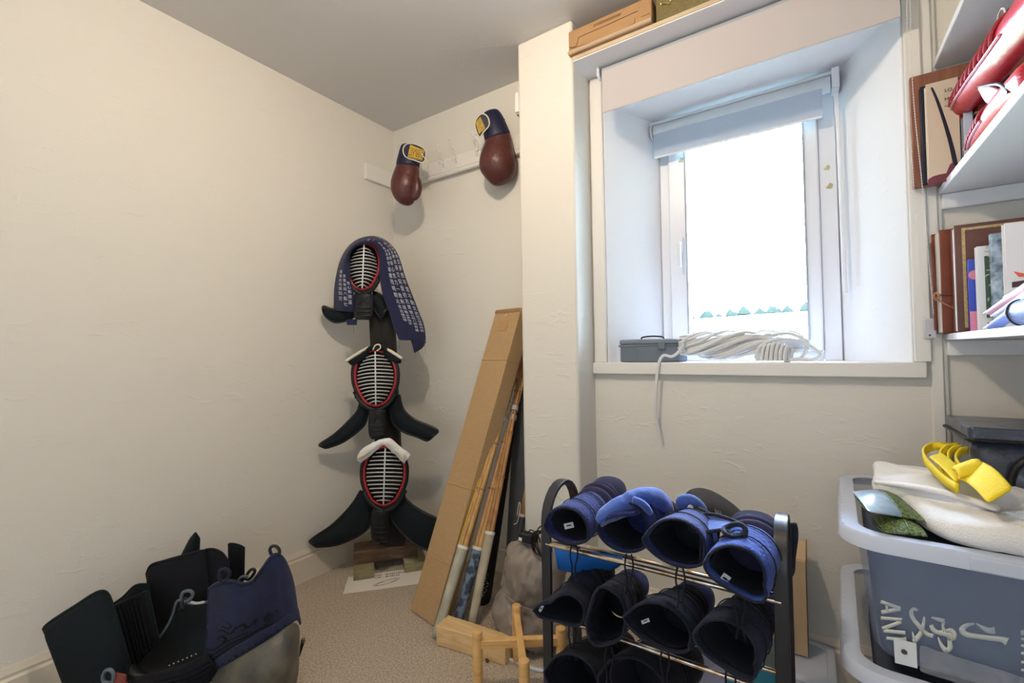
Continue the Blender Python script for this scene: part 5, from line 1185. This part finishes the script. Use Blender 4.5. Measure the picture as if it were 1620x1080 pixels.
# cardboard box and lidded box in the corner by the window wall
lbx = thing('storage_box', 'small clear lidded storage box on the floor behind the rack', 'storage box', (-.15, 1.72, 0))
MB().loft([rrect(-.33, .022, 1.60, 1.812, .03, z) for z in (.001, .118)]).build('tub', M_bin, lbx)
MB().loft([rrect(-.345+i, .036-i, 1.585+i, 1.818-i, .035, z) for i, z in ((.004, .108), (0, .112), (0, .130), (.006, .136), (.02, .137), (.024, .131))]).build('lid', M_rim, lbx)
cbx = thing('cardboard_box', 'small upright brown carton with a torn edge, standing on the clear lidded box', 'cardboard box', (-.12, 1.75, .137))
MB().box(-.20, -.034, 1.70, 1.795, .1375, .432).build('carton', mat('pale_cardboard', (.52, .38, .24), .8), cbx, bevel=.002)
MB().prism([(-.20, 1.705, .4325), (-.034, 1.705, .4325), (-.034, 1.79, .462), (-.20, 1.79, .462)], (0, .001, .003)).build('flap', bpy.data.materials['pale_cardboard'], cbx)
sr = MB()
for k in range(14): sr.prism([(-.034, 1.71+k*.006, .425+k*.003), (-.030, 1.713+k*.006, .428+k*.003), (-.034, 1.716+k*.006, .431+k*.003)], (0, .0006, .002))
tag(sr.build('serrated_edge', M_cardin, cbx), kind='stuff')
MB().box(-.0335, -.0328, 1.70, 1.712, .14, .43).build('tear_strip', M_ink, cbx)
# ================================================================ chest protectors and waist flaps on the floor at the left wall
M_do_b = mat('deep_blue_quilted_cotton', (.007, .014, .062), .8, var=.65, vscale=9, bump=.5, bscale=230, sheen=.12, tint=(.5, .6, 1))
M_do_g = mat('scuffed_grey_olive_leather', (.15, .14, .10), .5, color2=(.045, .047, .055), vscale=13, bump=.12, bscale=60)
M_do_k = mat('black_lacquered_hide', (.010, .017, .020), .5, bump=.1, bscale=40)
M_tare = mat('black_green_padded_flap', (.003, .009, .012), .85, spec=.25, sheen=.05, bump=.3, bscale=240)
M_tare2 = mat('black_brown_padded_flap', (.006, .007, .011), .85, spec=.25, sheen=.04, bump=.3, bscale=240)
M_pip = mat('grey_blue_piping', (.10, .14, .17), .5)
def padded(name, stn, d, par, m, curve=.03, th=.012, na=8, edge_off=(0, 0), bind=None, br=.006, ridges=0, dense=4):
    rows = strip(stn, d, na, curve, edge_off=edge_off, dense=dense); o = MB().grid(rows).build(name, m, par, thick=th, subd=1)
    if bind:
        e = [r[0] for r in rows]+rows[-1][1:]+[r[-1] for r in rows[::-1]][1:]+rows[0][::-1][1:-1]
        MB().tube(e, br, 8, closed=True).build('edge_binding', bind, o)
    for k in range(ridges):
        t = (k+1)/(ridges+1); i = int(t*(len(rows)-1)); MB().tube([p-FW*(th/2+.001) for p in rows[i]], .0028, 6).build('quilted_ridge', m, o)
    return o, rows
ta = thing('waist_armour', 'black padded waist armour, its stiff flaps standing up against the left wall', 'armour', at(180, 1100, 'z', 0))
padded('flap', [((70, 993), (112, 1105)), ((84, 981), (128, 1104)), ((120, 958), (150, 1100)), ((152, 938), (178, 1095)), ((168, 938), (192, 1080)), ((177, 957), (204, 1050))], 1.40, ta, M_tare, .02, .014, bind=M_tare)
padded('flap', [((175, 962), (200, 1060)), ((190, 955), (216, 1050)), ((208, 947), (230, 1035)), ((233, 935), (250, 1015))], 1.50, ta, M_tare2, .01, .012, bind=M_tare, ridges=9)
padded('flap', [((233, 907), (249, 1010)), ((240, 894), (262, 1012)), ((262, 887), (285, 1012)), ((290, 879), (310, 1012)), ((322, 870), (335, 1010))], 1.60, ta, M_tare2, .02, .014, bind=M_tare2)
padded('flap', [((322, 871), (334, 1000)), ((336, 869), (345, 1000)), ((350, 875), (356, 1000)), ((360, 888), (362, 990))], 1.62, ta, M_tare2, .02, .014, bind=M_tare2)
padded('flap', [((178, 957), (190, 990)), ((196, 944), (205, 985)), ((214, 927), (220, 975)), ((233, 925), (238, 970))], 1.56, ta, M_tare, .01, .012, bind=M_tare)
padded('waistband', [((283, 888), (300, 905)), ((291, 872), (312, 892)), ((301, 853), (314, 870)), ((309, 843), (315, 852))], 1.70, ta, M_tare, .01, .012, bind=M_tare, br=.004)
padded('waistband', [((362, 860), (364, 920)), ((369, 860), (371, 920)), ((378, 862), (379, 920)), ((386, 866), (385, 918))], 1.72, ta, M_tare, .008, .012, bind=M_tare, br=.004)
# black chest protector seen from its inner side
d2 = thing('chest_protector', 'black lacquered chest protector seen from inside, with a pale piped neckline', 'armour', at(270, 1090, 'z', 0), 'chest protectors by the left wall')
stn = [((202, 1056), (208, 1085)), ((209, 1040), (222, 1085)), ((242, 1020), (250, 1082)), ((264, 993), (275, 1078)), ((275, 971), (290, 1072)), ((281, 951), (300, 1066)), ((290, 947), (308, 1060)), ((303, 953), (316, 1056)), ((325, 951), (330, 1050)), ((345, 945), (345, 1045))]
o, rows = padded('inner_face', stn, 1.53, d2, M_do_k, -.03, .010)
MB().tube([r[0]-FW*.006 for r in rows], .0042, 8).build('piping', M_pip, d2)
MB().tube(smooth_path([atd(286, 950, 1.50), atd(289, 938, 1.50), atd(298, 934, 1.50), atd(305, 938, 1.50), atd(302, 946, 1.50), atd(294, 951, 1.50)], 4), .0055, 8).build('leather_loop', M_pip, d2)
MB().tube(smooth_path([atd(284, 964, 1.50), atd(290, 957, 1.495), atd(297, 949, 1.50), atd(292, 946, 1.50), atd(287, 955, 1.49), atd(291, 962, 1.49)], 4), .0038, 8).build('knotted_cord', M_do_k, d2)
MB().tube(smooth_path([atd(302, 952, 1.50), atd(311, 954, 1.50), atd(323, 952, 1.50)], 4), .0042, 8).build('cord', mat('pale_grey_cord', (.45, .47, .48), .5), d2)
MB().tube(smooth_path([atd(203, 1060, 1.47), atd(214, 1070, 1.46), atd(228, 1076, 1.46)], 4), .02, 10).build('corner_pad', M_do_k, d2)
st_r = MB()
for k in range(7): st_r.lathe(atd(268+k*7, 1052-k*3, 1.50), [(.0022, 0), (.0022, .001), (0, .0015)], 8, -FW)
tag(st_r.build('rivets', M_whitec, d2), kind='stuff')
# front chest protector
d1 = thing('chest_protector', 'blue quilted chest protector with a scuffed grey leather belly, nearest at the left', 'armour', at(400, 1090, 'z', 0), 'chest protectors by the left wall')
stn = [((333, 930), (328, 1040), -.03), ((340, 924), (338, 1044), -.01), ((350, 920), (352, 1036), .01), ((366, 917), (372, 1024), .03), ((386, 922), (394, 1012), .04), ((402, 917), (412, 1001), .04), ((418, 896), (428, 992), .03), ((428, 882), (440, 985), .02), ((438, 876), (450, 979), 0), ((448, 882), (459, 972), -.02), ((458, 903), (466, 966), -.05), ((464, 930), (469, 962), -.08)]
o, rows = padded('chest_panel', stn, 1.46, d1, M_do_b, .015, .012, 8)
MB().tube([r[0]-FW*.004 for r in rows]+[p-FW*.004 for p in rows[-1][1:]], .0055, 8).build('edge_binding', M_do_b, o)
MB().tube([p-FW*.004 for p in rows[0]], .0055, 8).build('edge_binding', M_do_b, o)
for k in range(3): MB().tube([r[-1].lerp(r[0], .05+.055*k)-FW*.009 for r in rows], .0036, 8).build('braided_band', M_tare2, o)
def doff(x):
    xs = [(333, -.03), (345, 0), (352, .01), (369, .03), (390, .04), (407, .04), (423, .03), (434, .02), (444, 0), (453, -.02), (462, -.05), (467, -.08)]
    for (a, p), (b, q) in zip(xs, xs[1:]):
        if x <= b: return lerp(p, q, max(0, (x-a)/(b-a)))
    return -.08
def relief(pts, r=.0034): MB().tube(smooth_path([atd(x, y, 1.46-doff(x)-.020) for x, y in pts], 4), r, 8).build('embroidered_scroll', M_tare2, o)
relief([(343, 983), (350, 979), (360, 983), (366, 990), (360, 993), (352, 990)]); relief([(344, 998), (352, 996), (362, 1002), (368, 998), (374, 992)])
relief([(344, 1010), (350, 1006), (357, 1010), (353, 1015)]); relief([(378, 990), (385, 987), (388, 992), (383, 996)]); relief([(392, 992), (400, 984), (405, 980), (402, 988)])
relief([(418, 978), (424, 971), (430, 974), (427, 982), (421, 984), (418, 978)], .003); relief([(436, 968), (444, 955), (449, 945), (446, 958), (440, 970)], .003); relief([(447, 940), (452, 930), (456, 920)], .0028)
# laced edging under the chest panel
lo = [((326, 1036), (332, 1054), -.03), ((339, 1042), (344, 1060), 0), ((352, 1034), (357, 1053), .02), ((372, 1021), (377, 1041), .045), ((394, 1009), (399, 1028), .055), ((412, 998), (417, 1017), .055), ((428, 989), (433, 1007), .045), ((450, 975), (454, 992), .01), ((466, 962), (470, 981), -.04), ((470, 958), (476, 990), -.07)]
o2, rows2 = padded('laced_edging', lo, 1.46, d1, M_do_b, .004, .008, 4)
for k in range(2, len(rows2)-4, 2): MB().lathe(rows2[k][2]-FW*.009, [(.0030, 0), (.0030, .0015), (0, .002)], 8, -FW).build('lacing_stitch', M_tare, o2)
# belly
be = [((338, 1060), (330, 1125), -.02), ((356, 1052), (350, 1130), .02), ((376, 1040), (376, 1130), .05), ((398, 1027), (400, 1125), .065), ((417, 1015), (424, 1120), .065), ((433, 1005), (444, 1110), .05), ((452, 991), (460, 1095), .02), ((467, 984), (468, 1080), -.03), ((473, 996), (471, 1060), -.07)]
o3, rows3 = padded('belly', be, 1.46, d1, M_do_g, .045, .008, 10)
# padded side fold at the lower left
sd = [((330, 1034), (346, 1066), -.02), ((312, 1041), (330, 1080), -.01), ((290, 1051), (304, 1092), 0), ((262, 1059), (272, 1098), .01), ((235, 1066), (242, 1100), .01), ((206, 1072), (210, 1100), 0)]
o4, rows4 = padded('side_fold', sd, 1.45, d1, M_tare2, .03, .012, 8)
for k in range(1, 7): MB().tube([r[k]-FW*.007 for r in rows4], .0034, 6).build('quilted_ridge', M_tare2, o4)
def loop3(pts, d, m, par, r=.005, nm='leather_loop'): MB().tube(smooth_path([atd(x, y, d) for x, y in pts], 4, closed=True), r, 8, closed=True).build(nm, m, par)
loop3([(349, 918), (346, 908), (350, 901), (358, 900), (363, 905), (361, 914), (354, 920)], 1.43, M_do_b, d1)
loop3([(431, 878), (427, 870), (430, 864), (437, 864), (442, 870), (441, 877)], 1.46, M_do_k, d1)
loop3([(389, 914), (393, 905), (399, 900), (403, 902), (401, 908), (394, 916)], 1.52, M_do_k, d2)
MB().tube(smooth_path([atd(378, 917, 1.50), atd(384, 912, 1.50), atd(392, 912, 1.50)], 3), .005, 8).build('cord', M_pip, d2)
tas = MB()
for k in range(7): tas.tube([atd(474, 1038, 1.52), atd(475+k*.6, 1024, 1.52), atd(477+k*1.0, 1012-(k % 3)*2, 1.51)], .0012, 5)
tag(tas.build('cord_tassel', M_tare, d1), kind='stuff')
# red leather corner with its loop
rp2 = thing('red_pouch', 'dull red leather piece with a dark loop, tucked between the black flaps', 'leather piece', at(188, 1100, 'z', 0))
padded('leather_face', [((178, 1062), (176, 1110)), ((184, 1063), (184, 1110)), ((192, 1064), (192, 1110)), ((200, 1066), (200, 1110))], 1.33, rp2, mat('dull_red_leather', (.30, .055, .045), .6, var=.5, vscale=30), .005, .008)
loop3([(165, 1078), (163, 1068), (168, 1060), (176, 1060), (180, 1068), (177, 1078)], 1.32, M_pip, rp2)
